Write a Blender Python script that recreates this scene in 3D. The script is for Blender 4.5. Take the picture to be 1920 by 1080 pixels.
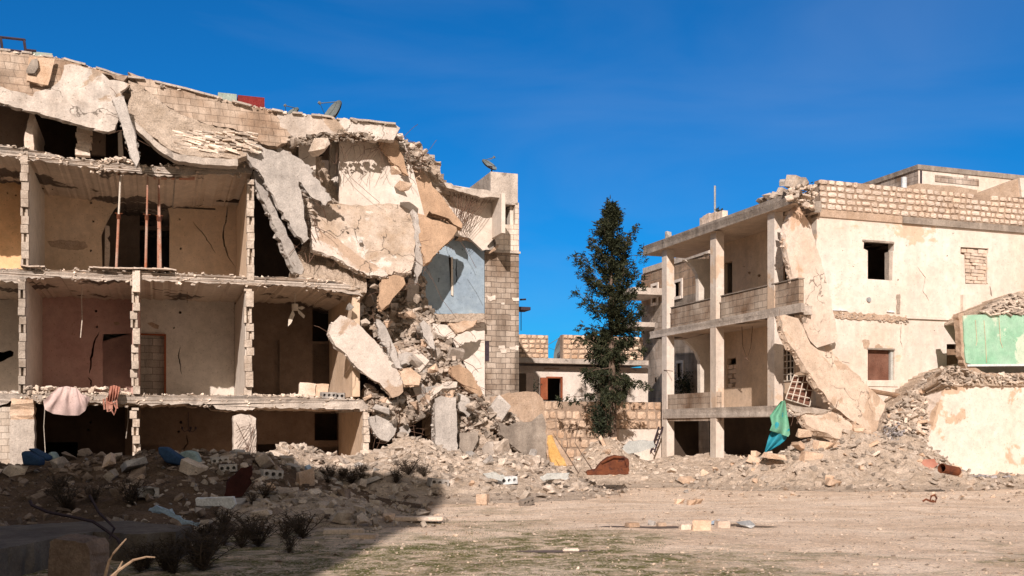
import bpy, bmesh, math, random
import numpy as np
from mathutils import Vector, Matrix, noise
from mathutils.geometry import tessellate_polygon
random.seed(7)
R = math.radians
for o in list(bpy.data.objects): bpy.data.objects.remove(o)
scn = bpy.context.scene
COL = scn.collection
# ------------------------------------------------------------------ camera, world, sun
F, HZ, CX, CH = 1900.0, 800.0, 960.0, 1.6
cd = bpy.data.cameras.new('camera'); cam = bpy.data.objects.new('camera', cd); COL.objects.link(cam)
cam.location = (0, 0, CH); cam.rotation_euler = (R(90), 0, 0)
cd.sensor_width = 36; cd.lens = 36 * F / 1920; cd.shift_y = (HZ - 540) / 1920
cd.clip_start = .1; cd.clip_end = 2000
scn.camera = cam
SUN_EL, SUN_AZ = 30.0, 5.5
w = bpy.data.worlds.new('World'); scn.world = w; w.use_nodes = True
nt = w.node_tree; nt.nodes.clear()
N = nt.nodes.new
sky = N('ShaderNodeTexSky'); sky.sky_type = 'NISHITA'; sky.sun_disc = False
sky.sun_elevation = R(SUN_EL); sky.sun_rotation = R(180 + SUN_AZ); sky.air_density = 1.0; sky.dust_density = .3; sky.ozone_density = 2.5
gm = N('ShaderNodeGamma'); gm.inputs['Gamma'].default_value = 1.25
mulc = N('ShaderNodeMix'); mulc.data_type = 'RGBA'; mulc.blend_type = 'MULTIPLY'; mulc.inputs[0].default_value = 1
mulc.inputs[7].default_value = (.05, .60, 1.12, 1)
# thin high cirrus
tc = N('ShaderNodeTexCoord'); mp = N('ShaderNodeMapping'); mp.inputs['Scale'].default_value = (1.2, 1.2, 5.0)
mp.inputs['Rotation'].default_value = (0, R(12), 0)
nz = N('ShaderNodeTexNoise'); nz.inputs['Scale'].default_value = 2.2; nz.inputs['Detail'].default_value = 6; nz.inputs['Distortion'].default_value = .5
rp = N('ShaderNodeValToRGB'); rp.color_ramp.elements[0].position = .42; rp.color_ramp.elements[0].color = (0, 0, 0, 1)
rp.color_ramp.elements[1].position = .8; rp.color_ramp.elements[1].color = (.2, .2, .2, 1)
mx = N('ShaderNodeMix'); mx.data_type = 'RGBA'; mx.inputs[7].default_value = (3.0, 4.2, 7.0, 1)
bg = N('ShaderNodeBackground'); bg.inputs['Strength'].default_value = .088
ow = N('ShaderNodeOutputWorld')
lk = nt.links.new
lk(sky.outputs[0], mulc.inputs[6]); lk(mulc.outputs[2], mx.inputs[6])
lk(tc.outputs['Generated'], mp.inputs[0]); lk(mp.outputs[0], nz.inputs['Vector']); lk(nz.outputs['Fac'], rp.inputs[0]); lk(rp.outputs[0], mx.inputs[0])
# added: overhead sky dimmed to cut ambient, warm fill put behind the viewpoint
sxz = N('ShaderNodeSeparateXYZ'); lk(tc.outputs['Generated'], sxz.inputs[0])
r1 = N('ShaderNodeMapRange'); r1.inputs[1].default_value = .42; r1.inputs[2].default_value = .75; r1.inputs[3].default_value = 1; r1.inputs[4].default_value = .3; lk(sxz.outputs[2], r1.inputs[0])
mz = N('ShaderNodeMix'); mz.data_type = 'RGBA'; mz.blend_type = 'MULTIPLY'; mz.inputs[0].default_value = 1; lk(mx.outputs[2], mz.inputs[6]); lk(r1.outputs[0], mz.inputs[7])
r2 = N('ShaderNodeMapRange'); r2.inputs[1].default_value = .15; r2.inputs[2].default_value = -.5; r2.inputs[3].default_value = 0; r2.inputs[4].default_value = 1; lk(sxz.outputs[1], r2.inputs[0])
mw = N('ShaderNodeMix'); mw.data_type = 'RGBA'; lk(r2.outputs[0], mw.inputs[0]); lk(mz.outputs[2], mw.inputs[6]); mw.inputs[7].default_value = (6.0, 5.3, 4.5, 1)
lk(mw.outputs[2], bg.inputs[0]); lk(bg.outputs[0], ow.inputs[0])
sl = bpy.data.lights.new('sun', 'SUN'); sl.energy = 5.0; sl.angle = R(.5); sl.color = (1.0, .885, .825)
so = bpy.data.objects.new('sun', sl); COL.objects.link(so); so.location = (0, -20, 30)
sdir = Vector((math.sin(R(SUN_AZ)) * math.cos(R(SUN_EL)), math.cos(R(SUN_AZ)) * math.cos(R(SUN_EL)), -math.sin(R(SUN_EL))))
so.rotation_euler = sdir.to_track_quat('-Z', 'Y').to_euler()
scn.view_settings.view_transform = 'Standard'; scn.view_settings.look = 'None'
scn.view_settings.exposure = 0.1; scn.view_settings.gamma = 1
scn.render.engine = 'CYCLES'

# ------------------------------------------------------------------ frames: the street grid is turned 19 degrees
GA = R(19.35)
U = Vector((math.cos(GA), math.sin(GA), 0)); W = Vector((-math.sin(GA), math.cos(GA), 0)); Z = Vector((0, 0, 1))
CAM = Vector((0, 0, CH))
def hit(px, py, P0, Nn):
    r = Vector(((px - CX) / F, 1, (HZ - py) / F)); return CAM + r * ((P0 - CAM).dot(Nn) / r.dot(Nn))
def at(px, py, D): return CAM + Vector(((px - CX) / F, 1, (HZ - py) / F)) * D
OL = Vector(((250 - CX) / F * 25.6, 25.6, 0))
def L(px, py, s=0.0): return hit(px, py, OL + W * s, W)
def Lt(px, s=0.0): return (L(px, 800, s) - OL).dot(U)
def LG(t, s, z): return OL + U * t + W * s + Z * z
B0 = Vector((8.16, 28.7, 0))
OR = hit(1532, 800, B0 + U * 1.4, U); OR.z = 0
def Rf(px, py, s=0.0): return hit(px, py, OR + W * s, W)
def Rs(px, py, off=0.0): return hit(px, py, OR + U * off, U)
def RG(t, s, z): return OR + U * t + W * s + Z * z
def Rft(px, s=0.0): return (Rf(px, 800, s) - OR).dot(U)
def Rss(px, off=0.0): return (Rs(px, 800, off) - OR).dot(W)

# ------------------------------------------------------------------ materials
def newmat(name):
    m = bpy.data.materials.new(name); m.use_nodes = True; t = m.node_tree
    b = t.nodes['Principled BSDF']; b.inputs['Specular IOR Level'].default_value = .25
    return m, t, b
def rgba(c): return (c[0], c[1], c[2], 1)
def _mix(t, fac, a, b, mode='MIX'):
    n = t.nodes.new('ShaderNodeMix'); n.data_type = 'RGBA'; n.blend_type = mode
    for i, v in ((0, fac), (6, a), (7, b)):
        if hasattr(v, 'links'): t.links.new(v, n.inputs[i])
        elif i == 0: n.inputs[0].default_value = v
        else: n.inputs[i].default_value = rgba(v)
    return n.outputs[2]
def _noise(t, vec, sc, det=6, rough=.6, dist=0, scale=None):
    if scale:
        m = t.nodes.new('ShaderNodeMapping'); m.inputs['Scale'].default_value = scale; t.links.new(vec, m.inputs[0]); vec = m.outputs[0]
    n = t.nodes.new('ShaderNodeTexNoise'); n.inputs['Scale'].default_value = sc; n.inputs['Detail'].default_value = det
    n.inputs['Roughness'].default_value = rough; n.inputs['Distortion'].default_value = dist
    t.links.new(vec, n.inputs['Vector']); return n.outputs['Fac']
def _ramp(t, fac, a, b, va=0.0, vb=1.0):
    n = t.nodes.new('ShaderNodeMapRange'); n.inputs[1].default_value = a; n.inputs[2].default_value = b
    n.inputs[3].default_value = va; n.inputs[4].default_value = vb; t.links.new(fac, n.inputs[0]); return n.outputs[0]
def _gray(t, v):
    n = t.nodes.new('ShaderNodeCombineColor')
    for i in range(3): t.links.new(v, n.inputs[i])
    return n.outputs[0]
def _bump(t, b, hts):
    prev = None
    for h, st, d in hts:
        n = t.nodes.new('ShaderNodeBump'); n.inputs['Strength'].default_value = st; n.inputs['Distance'].default_value = d
        t.links.new(h, n.inputs['Height'])
        if prev: t.links.new(prev, n.inputs['Normal'])
        prev = n.outputs[0]
    t.links.new(prev, b.inputs['Normal'])
def _vec(t, world=False):
    if world: return t.nodes.new('ShaderNodeNewGeometry').outputs['Position']
    return t.nodes.new('ShaderNodeTexCoord').outputs['Object']
def surf(name, c1, c2, sc=1.2, c3=None, th=.6, sc3=.8, streak=0.0, bump=.5, rough=.92, tint=0.0, fine=.25, bd=.02, metal=0, sc_lo=.35, sc_hi=.65, world=True, mott=.16, cracks=0):
    m, t, b = newmat(name); v = _vec(t, world)
    n1 = _noise(t, v, sc, 8, .62)
    col = _mix(t, _ramp(t, n1, sc_lo, sc_hi), c1, c2)
    if c3:
        n3 = _noise(t, v, sc3, 7, .6, .4); col = _mix(t, _ramp(t, n3, th, th + .025), col, c3)
    if streak:
        n2 = _noise(t, v, 1, 5, .6, 0, (3.2, 3.2, .35)); col = _mix(t, 1.0, col, _gray(t, _ramp(t, n2, .4, .7, 1, 1 - streak)), 'MULTIPLY')
    nf = _noise(t, v, 34, 4, .7); col = _mix(t, 1.0, col, _gray(t, _ramp(t, nf, .3, .7, 1 - fine, 1 + fine)), 'MULTIPLY')
    if mott:
        nm = _noise(t, v, 4.5, 10, .72, .3); col = _mix(t, 1.0, col, _gray(t, _ramp(t, nm, .32, .68, 1 - mott, 1 + mott * .7)), 'MULTIPLY')
        vo = t.nodes.new('ShaderNodeTexVoronoi'); vo.inputs['Scale'].default_value = 16; t.links.new(v, vo.inputs['Vector'])
        sp = t.nodes.new('ShaderNodeSeparateColor'); t.links.new(vo.outputs['Color'], sp.inputs[0])
        pit = t.nodes.new('ShaderNodeMath'); pit.operation = 'MULTIPLY'; t.links.new(_ramp(t, vo.outputs['Distance'], .2, .32, 1, 0), pit.inputs[0]); t.links.new(_ramp(t, sp.outputs[0], .80, .84), pit.inputs[1])
        col = _mix(t, _ramp(t, pit.outputs[0], 0, 1, 0, min(1, mott * 2.6)), col, _mix(t, 1.0, col, (.45, .38, .32), 'MULTIPLY'))
    ck = None
    if cracks:
        wn = t.nodes.new('ShaderNodeTexNoise'); wn.inputs['Scale'].default_value = 2.2; wn.inputs['Detail'].default_value = 6; t.links.new(v, wn.inputs['Vector'])
        wv = t.nodes.new('ShaderNodeVectorMath'); wv.operation = 'MULTIPLY_ADD'; t.links.new(wn.outputs['Color'], wv.inputs[0]); wv.inputs[1].default_value = (.9, .9, .9); t.links.new(v, wv.inputs[2])
        ve = t.nodes.new('ShaderNodeTexVoronoi'); ve.feature = 'DISTANCE_TO_EDGE'; ve.inputs['Scale'].default_value = .75; t.links.new(wv.outputs[0], ve.inputs['Vector'])
        cm = t.nodes.new('ShaderNodeMath'); cm.operation = 'MULTIPLY'; t.links.new(_ramp(t, ve.outputs['Distance'], .006, .016, 1, 0), cm.inputs[0]); t.links.new(_ramp(t, _noise(t, v, .9, 3), .47, .53), cm.inputs[1])
        ck = cm.outputs[0]; col = _mix(t, _ramp(t, ck, 0, 1, 0, cracks), col, (.10, .08, .06))
    if tint:
        a = t.nodes.new('ShaderNodeAttribute'); a.attribute_name = 'tint'
        col = _mix(t, 1.0, col, _gray(t, _ramp(t, a.outputs['Fac'], 0, 1, 1 - tint, 1 + tint)), 'MULTIPLY')
        oi = t.nodes.new('ShaderNodeObjectInfo')
        col = _mix(t, 1.0, col, _gray(t, _ramp(t, oi.outputs['Random'], 0, 1, 1 - tint * .8, 1 + tint * .6)), 'MULTIPLY')
    t.links.new(col, b.inputs['Base Color']); b.inputs['Roughness'].default_value = rough; b.inputs['Metallic'].default_value = metal
    n4 = _noise(t, v, 5, 8, .7)
    _bump(t, b, [(n4, bump, bd * 3), (nf, bump * .6, bd * .5)])
    return m
def blocks(name, c1, c2, mortar, bw=.42, bh=.21, ms=.012, dirt=(.5, .4, .33), dirt_th=.5, bump=.6, distort=.02, streak=.35):
    m, t, b = newmat(name); v = _vec(t)
    sx = t.nodes.new('ShaderNodeSeparateXYZ'); t.links.new(v, sx.inputs[0])
    ad = t.nodes.new('ShaderNodeMath'); ad.operation = 'ADD'; t.links.new(sx.outputs[0], ad.inputs[0]); t.links.new(sx.outputs[1], ad.inputs[1])
    cx = t.nodes.new('ShaderNodeCombineXYZ'); t.links.new(ad.outputs[0], cx.inputs[0]); t.links.new(sx.outputs[2], cx.inputs[1])
    nd = t.nodes.new('ShaderNodeTexNoise'); nd.inputs['Scale'].default_value = 3; nd.inputs['Detail'].default_value = 4; t.links.new(v, nd.inputs['Vector'])
    va = t.nodes.new('ShaderNodeVectorMath'); va.operation = 'MULTIPLY_ADD'; t.links.new(nd.outputs['Color'], va.inputs[0])
    va.inputs[1].default_value = (distort * 2,) * 3; t.links.new(cx.outputs[0], va.inputs[2])
    br = t.nodes.new('ShaderNodeTexBrick'); t.links.new(va.outputs[0], br.inputs['Vector'])
    br.inputs['Scale'].default_value = 1; br.inputs['Brick Width'].default_value = bw; br.inputs['Row Height'].default_value = bh
    br.inputs['Mortar Size'].default_value = ms; br.inputs['Mortar Smooth'].default_value = .25; br.inputs['Bias'].default_value = -.1
    br.inputs['Color1'].default_value = rgba(c1); br.inputs['Color2'].default_value = rgba(c2); br.inputs['Mortar'].default_value = rgba(mortar)
    col = br.outputs['Color']
    n1 = _noise(t, v, .7, 7, .6); col = _mix(t, _ramp(t, n1, dirt_th - .08, dirt_th + .12), col, _mix(t, 1.0, col, dirt, 'MULTIPLY'))
    n2 = _noise(t, v, 1, 5, .6, 0, (3.2, 3.2, .3)); col = _mix(t, 1.0, col, _gray(t, _ramp(t, n2, .42, .7, 1.08, 1 - streak)), 'MULTIPLY')
    nf = _noise(t, v, 30, 4, .7); col = _mix(t, 1.0, col, _gray(t, _ramp(t, nf, .3, .7, .8, 1.2)), 'MULTIPLY')
    t.links.new(col, b.inputs['Base Color']); b.inputs['Roughness'].default_value = .95
    inv = _ramp(t, br.outputs['Fac'], 0, 1, 1, 0)
    _bump(t, b, [(inv, bump, .03), (_noise(t, v, 8, 6, .7), .4, .03)])
    return m
MT = {}
MT['concrete'] = surf('concrete', (.44, .375, .315), (.62, .54, .46), 1.5, c3=(.31, .265, .225), th=.62, streak=.25, bump=.7)
MT['concrete_dark'] = surf('concrete_dark', (.26, .215, .175), (.40, .34, .28), 2.0, streak=.35, bump=.7)
MT['slab_face'] = surf('slab_face', (.53, .45, .38), (.68, .60, .52), 1.1, c3=(.45, .33, .24), th=.60, sc3=.6, bump=.55, fine=.18, cracks=.85)
MT['slab_brown'] = surf('slab_brown', (.44, .29, .185), (.52, .36, .24), .9, c3=(.60, .49, .39), th=.64, streak=.2, bump=.5)
MT['slab_gray'] = surf('slab_gray', (.42, .38, .34), (.57, .52, .465), 1.4, streak=.2, bump=.7)
MT['plaster_white'] = surf('plaster_white', (.66, .57, .48), (.76, .68, .60), .8, c3=(.60, .44, .31), th=.66, sc3=.5, streak=.12, bump=.3, fine=.08)
MT['plaster_roof'] = surf('plaster_roof', (.56, .47, .39), (.72, .64, .56), .9, c3=(.50, .38, .28), th=.60, sc3=.7, streak=.3, bump=.6, fine=.16, mott=.24, cracks=.8)
MT['plaster_cream'] = surf('plaster_cream', (.66, .545, .44), (.76, .685, .605), .35, c3=(.66, .50, .365), th=.60, sc3=.55, streak=.12, bump=.25, fine=.06)
MT['plaster_beige'] = surf('plaster_beige', (.66, .49, .34), (.74, .57, .42), .9, c3=(.36, .29, .23), th=.73, streak=.1, bump=.25, fine=.08)
MT['plaster_gray'] = surf('plaster_gray', (.62, .555, .47), (.69, .62, .54), 1.0, c3=(.38, .32, .26), th=.72, bump=.25, fine=.08)
MT['plaster_pink'] = surf('plaster_pink', (.50, .31, .26), (.58, .39, .33), 1.0, c3=(.40, .30, .24), th=.72, bump=.25, fine=.08)
MT['plaster_orange'] = surf('plaster_orange', (.78, .47, .24), (.84, .56, .32), 1.0, bump=.2, fine=.08)
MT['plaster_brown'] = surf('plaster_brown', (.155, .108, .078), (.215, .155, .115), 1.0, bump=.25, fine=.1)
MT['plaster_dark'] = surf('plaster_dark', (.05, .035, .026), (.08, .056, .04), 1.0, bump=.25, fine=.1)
MT['ceiling'] = surf('ceiling_paint', (.52, .41, .32), (.64, .52, .41), .9, c3=(.12, .09, .07), th=.56, sc3=.55, bump=.5, fine=.12)
MT['slab_cream'] = surf('slab_cream', (.66, .52, .41), (.76, .66, .56), .8, c3=(.62, .44, .31), th=.58, sc3=.5, bump=.5, fine=.14, cracks=.7)
MT['slab_tan'] = surf('slab_tan', (.52, .40, .30), (.66, .53, .415), .9, c3=(.48, .35, .25), th=.58, bump=.5, fine=.18, cracks=.7, mott=.22)
MT['blue_wall'] = surf('blue_wall', (.245, .315, .38), (.32, .40, .455), 1.3, c3=(.38, .44, .48), th=.62, bump=.15, fine=.08, sc_lo=.4, sc_hi=.6)
MT['green_wall'] = surf('green_wall', (.37, .56, .42), (.23, .46, .30), 1.0, c3=(.52, .62, .48), th=.56, sc3=.9, bump=.2, fine=.08)
MT['block_tan'] = blocks('block_tan', (.46, .36, .275), (.60, .49, .39), (.33, .26, .2), bw=.32, bh=.19, ms=.008, dirt=(.62, .54, .48), dirt_th=.48, streak=.4)
MT['block_gray'] = blocks('block_gray', (.42, .35, .29), (.54, .46, .39), (.26, .22, .19))
MT['block_tower'] = blocks('block_tower', (.34, .275, .22), (.52, .445, .37), (.19, .155, .125), dirt=(.50, .43, .37), dirt_th=.50, bw=.31, bh=.165, ms=.010, streak=.55, distort=.03)
MT['block_pale'] = blocks('block_pale', (.62, .52, .42), (.72, .64, .55), (.40, .32, .25), dirt_th=.62, bw=.31, bh=.165, ms=.008)
MT['block_balcony'] = blocks('block_balcony', (.44, .35, .27), (.54, .45, .36), (.28, .23, .18), bw=.42, bh=.2, dirt_th=.5)
MT['stone'] = surf('stone', (.62, .47, .35), (.76, .65, .55), 1.3, bump=.8, tint=.14, fine=.2)
MT['stone_orange'] = surf('stone_orange', (.58, .38, .24), (.72, .56, .42), 1.1, bump=.8, tint=.16, fine=.2)
MT['mortar'] = surf('mortar', (.42, .30, .21), (.52, .39, .29), 2.5, bump=.9)
MT['debris'] = surf('debris', (.48, .375, .28), (.66, .54, .43), 2.2, bump=1.0, fine=.35, bd=.05)
MT['heap_dark'] = surf('heap_dark', (.10, .066, .042), (.20, .135, .09), 1.8, bump=1.0, fine=.4, bd=.05)  # earth brown, deepened to put the lower-left shade into the heap colour
MT['rock'] = surf('rock', (.42, .335, .26), (.68, .58, .48), 3.0, bump=.8, tint=.42)
MT['rock_orange'] = surf('rock_orange', (.54, .37, .25), (.66, .50, .37), 3.0, bump=.8, tint=.25)
MT['rock_gray'] = MT['x'] if False else surf('rock_gray', (.36, .33, .30), (.58, .54, .49), 3.0, bump=.8, tint=.3)
MT['rock_earthy'] = surf('rock_earthy', (.15, .105, .075), (.40, .31, .24), 3.0, bump=.8, tint=.35)  # earth-brown stones, darkened so their colour carries the heap's shade
MT['gravel'] = surf('gravel', (.46, .345, .25), (.72, .58, .455), 3.0, bump=.5, tint=.5)
MT['dark_red'] = surf('dark_red', (.035, .010, .008), (.07, .02, .015), 3.0, bump=.3)
MT['mortar_deep'] = surf('mortar_deep', (.30, .215, .155), (.40, .30, .22), 2.5, bump=.9)
MT['slab_scored'] = surf('slab_scored', (.42, .315, .225), (.60, .50, .41), 1.6, c3=(.68, .61, .53), th=.60, sc3=1.1, bump=.7, fine=.2, mott=.24, cracks=.9)
MT['soiled'] = surf('soiled_concrete', (.10, .082, .066), (.19, .158, .128), 2.0, bump=.8)  # concrete darkened so the strip holds the foreground shade in its colour
MT['soiled_brown'] = surf('soiled_brown', (.17, .115, .08), (.27, .195, .145), 4.0, bump=1.0)  # stump brown with the lower-left shade worked into the colour
MT['wood'] = surf('wood', (.22, .14, .09), (.34, .22, .14), 3.0, bump=.5)
MT['wood_red'] = surf('wood_red', (.26, .07, .03), (.34, .11, .05), 2.0, streak=.2, bump=.2)
MT['shutter'] = surf('shutter', (.16, .07, .045), (.22, .11, .075), 2.0, streak=.2, bump=.2)
MT['rust'] = surf('rust', (.09, .028, .014), (.19, .062, .025), 4.0, bump=.5, rough=.85, c3=(.08, .03, .02), th=.6, sc3=3)
MT['rebar'] = surf('rebar', (.12, .07, .05), (.2, .12, .08), 6.0, rough=.8)
MT['prop'] = surf('prop', (.40, .14, .07), (.46, .32, .25), 2.2, rough=.7, bump=.2)
MT['metal'] = surf('metal', (.30, .31, .31), (.42, .42, .41), 2.0, rough=.5, metal=.3)
MT['dish'] = surf('dish', (.13, .15, .14), (.2, .22, .21), 2.0, rough=.6)
MT['dark_steel'] = surf('dark_steel', (.03, .02, .03), (.06, .04, .05), 2.0, rough=.6)
MT['red_paint'] = surf('red_paint', (.17, .008, .008), (.24, .018, .015), 2.0, rough=.6, streak=.3)
MT['green_tank'] = surf('green_tank', (.26, .33, .28), (.34, .40, .34), 2.0, rough=.6)
MT['cloth_pink'] = surf('cloth_pink', (.55, .41, .38), (.62, .47, .42), 2.0, bump=.2, fine=.1)
MT['cloth_red'] = surf('cloth_red', (.38, .15, .10), (.46, .24, .18), 3.0, bump=.2, fine=.1)
MT['tarp'] = surf('tarp', (.02, .25, .33), (.10, .36, .24), .9, bump=.15, fine=.08, rough=.6)
MT['sofa_blue'] = surf('sofa_blue', (.02, .05, .11), (.035, .075, .15), 2, bump=.3)
MT['sofa_teal'] = surf('sofa_teal', (.22, .30, .30), (.32, .41, .40), 2, bump=.3)
MT['plastic_blue'] = surf('plastic_blue', (.30, .42, .55), (.45, .55, .65), 2, rough=.4)
MT['plastic_white'] = surf('plastic_white', (.62, .64, .64), (.72, .73, .72), 2, rough=.5)
MT['white_bar'] = surf('white_bar', (.60, .53, .44), (.68, .60, .50), 2, rough=.6)
MT['yellow_board'] = surf('yellow_board', (.55, .32, .10), (.62, .38, .14), 2, rough=.8)
MT['bark'] = surf('bark', (.13, .09, .065), (.22, .16, .12), 5, bump=1)
MT['weed'] = surf('weed', (.045, .032, .022), (.09, .065, .045), 8)
MT['twig'] = surf('twig', (.30, .20, .13), (.40, .28, .18), 8)
MT['sheet_metal'] = surf('sheet_metal', (.36, .37, .35), (.50, .50, .46), 1.5, rough=.5, bump=.3)
MT['trash'] = surf('trash', (.16, .15, .15), (.55, .50, .48), 7, c3=(.4, .06, .05), th=.66, sc3=4, bump=.6, tint=.4)
def leafmat(name, c1, c2):
    m, t, b = newmat(name); a = t.nodes.new('ShaderNodeAttribute'); a.attribute_name = 'tint'
    col = _mix(t, a.outputs['Fac'], c1, c2); t.links.new(col, b.inputs['Base Color']); b.inputs['Roughness'].default_value = .7
    tr = t.nodes.new('ShaderNodeBsdfTranslucent'); t.links.new(col, tr.inputs[0]); ms = t.nodes.new('ShaderNodeMixShader'); ms.inputs[0].default_value = .2
    out = t.nodes['Material Output']; t.links.new(b.outputs[0], ms.inputs[1]); t.links.new(tr.outputs[0], ms.inputs[2]); t.links.new(ms.outputs[0], out.inputs[0])
    return m
MT['needles'] = leafmat('needles', (.014, .020, .010), (.070, .075, .034))
MT['bush'] = leafmat('bush_leaves', (.012, .018, .01), (.05, .06, .03))
MT['moss'] = leafmat('moss_blades', (.06, .075, .02), (.14, .15, .05))
# ground: dirt with gravel, tyre tracks, damp and mossy patches
def ground_mat():
    m, t, b = newmat('ground_dirt'); v = _vec(t, True)
    n1 = _noise(t, v, .7, 10, .7, .6); col = _mix(t, _ramp(t, n1, .38, .60), (.70, .52, .375), (.90, .72, .56))
    tr = _noise(t, v, 1, 8, .7, .9, (.28, 1.3, 1)); col = _mix(t, _ramp(t, tr, .47, .66, 0, .55), col, (.50, .365, .255))
    tr2 = _noise(t, v, 1, 8, .7, 1.2, (.2, 2.2, 1)); col = _mix(t, _ramp(t, tr2, .52, .64, 0, .55), col, (.86, .71, .56))
    for (cx_, cy_, r_) in ((5, -10, 29.2), (5, -10, 30.7), (-9, 52, 33.5), (-9, 52, 35.0), (16, -22, 41)):   # worn wheel tracks
        sb_ = t.nodes.new('ShaderNodeVectorMath'); sb_.operation = 'SUBTRACT'; t.links.new(v, sb_.inputs[0]); sb_.inputs[1].default_value = (cx_, cy_, 0)
        ln_ = t.nodes.new('ShaderNodeVectorMath'); ln_.operation = 'LENGTH'; t.links.new(sb_.outputs[0], ln_.inputs[0])
        ds_ = t.nodes.new('ShaderNodeMath'); ds_.operation = 'SUBTRACT'; t.links.new(ln_.outputs['Value'], ds_.inputs[0]); ds_.inputs[1].default_value = r_
        ab_ = t.nodes.new('ShaderNodeMath'); ab_.operation = 'ABSOLUTE'; t.links.new(ds_.outputs[0], ab_.inputs[0])
        ad_ = t.nodes.new('ShaderNodeMath'); ad_.operation = 'MULTIPLY_ADD'; t.links.new(_noise(t, v, 1.5, 5), ad_.inputs[0]); ad_.inputs[1].default_value = .35; t.links.new(ab_.outputs[0], ad_.inputs[2])
        col = _mix(t, _ramp(t, ad_.outputs[0], .22, .42, .5, 0), col, (.86, .71, .57))
    mo = _noise(t, v, .55, 7, .7, .5, (.6, 1, 1)); sx = t.nodes.new('ShaderNodeSeparateXYZ'); t.links.new(v, sx.inputs[0])
    # moss grows where the ground stays damp, close to the shaded side
    k1 = _ramp(t, sx.outputs[1], 12, 18, .15, -.05); k2 = _ramp(t, sx.outputs[0], -1, 3.5, .13, -.03)
    a1 = t.nodes.new('ShaderNodeMath'); a1.operation = 'ADD'; t.links.new(mo, a1.inputs[0]); t.links.new(k1, a1.inputs[1])
    a2 = t.nodes.new('ShaderNodeMath'); a2.operation = 'ADD'; t.links.new(a1.outputs[0], a2.inputs[0]); t.links.new(k2, a2.inputs[1])
    mf = t.nodes.new('ShaderNodeMath'); mf.operation = 'MULTIPLY'; t.links.new(_ramp(t, a2.outputs[0], .57, .70, 0, .95), mf.inputs[0]); t.links.new(_ramp(t, _noise(t, v, 3.2, 8, .75, .5), .40, .56, .12, 1), mf.inputs[1])
    col = _mix(t, mf.outputs[0], col, (.125, .125, .03))
    col = _mix(t, _ramp(t, _noise(t, v, .8, 6, .7, .4, (.4, 1, 1)), .58, .72, 0, .7), col, (.42, .305, .21))
    vo = t.nodes.new('ShaderNodeTexVoronoi'); vo.inputs['Scale'].default_value = 22; t.links.new(v, vo.inputs['Vector'])
    sp = t.nodes.new('ShaderNodeSeparateColor'); t.links.new(vo.outputs['Color'], sp.inputs[0])
    peb = t.nodes.new('ShaderNodeMath'); peb.operation = 'MULTIPLY'
    t.links.new(_ramp(t, vo.outputs['Distance'], .28, .38, 1, 0), peb.inputs[0]); t.links.new(_ramp(t, sp.outputs[0], .45, .50), peb.inputs[1])
    col = _mix(t, peb.outputs[0], col, _mix(t, sp.outputs[1], (.46, .35, .26), (.90, .77, .64)))
    nf = _noise(t, v, 40, 5, .75); col = _mix(t, 1.0, col, _gray(t, _ramp(t, nf, .3, .7, .68, 1.4)), 'MULTIPLY')
    nq = _noise(t, v, 9, 8, .75, .4); col = _mix(t, 1.0, col, _gray(t, _ramp(t, nq, .35, .65, .82, 1.2)), 'MULTIPLY')
    t.links.new(col, b.inputs['Base Color']); b.inputs['Roughness'].default_value = .95
    _bump(t, b, [(nq, .6, .06), (_noise(t, v, 2, 8, .7), .7, .15), (peb.outputs[0], .8, .03), (nf, .6, .02)])
    return m
MT['ground'] = ground_mat()
def water_mat():
    m, t, b = newmat('puddle_water'); b.inputs['Base Color'].default_value = (.13, .092, .062, 1); b.inputs['Roughness'].default_value = .45
    b.inputs['Specular IOR Level'].default_value = .25; return m
MT['puddle'] = water_mat()

# ------------------------------------------------------------------ mesh builder
def tag(o, label=None, cat=None, group=None, kind=None):
    if label: o['label'] = label
    if cat: o['category'] = cat
    if group: o['group'] = group
    if kind: o['kind'] = kind
    return o
def empty(name, loc, label, cat, group=None, rz=0):
    o = bpy.data.objects.new(name, None); COL.objects.link(o); o.location = loc; o.rotation_euler = (0, 0, rz); o.empty_display_size = .2
    return tag(o, label, cat, group)
def jagline(pts, amp, step, closed=True):
    out = []; n = len(pts)
    for i in range(n if closed else n - 1):
        a, b = pts[i], pts[(i + 1) % n]; d = math.hypot(b[0] - a[0], b[1] - a[1]); k = max(1, int(d / step))
        for j in range(k):
            f = j / k; p = [a[q] + (b[q] - a[q]) * f for q in range(len(a))]
            if j or amp < 0:
                w_ = Vector((p[0] * .07, p[1] * .07, 1.7)); p[0] += amp * (.7 * noise.noise(w_) + random.uniform(-1, 1)); p[1] += amp * (.7 * noise.noise(w_ + Vector((9, 4, 2))) + random.uniform(-1, 1))
            out.append(tuple(p))
    if not closed: out.append(pts[-1])
    return out
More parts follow.
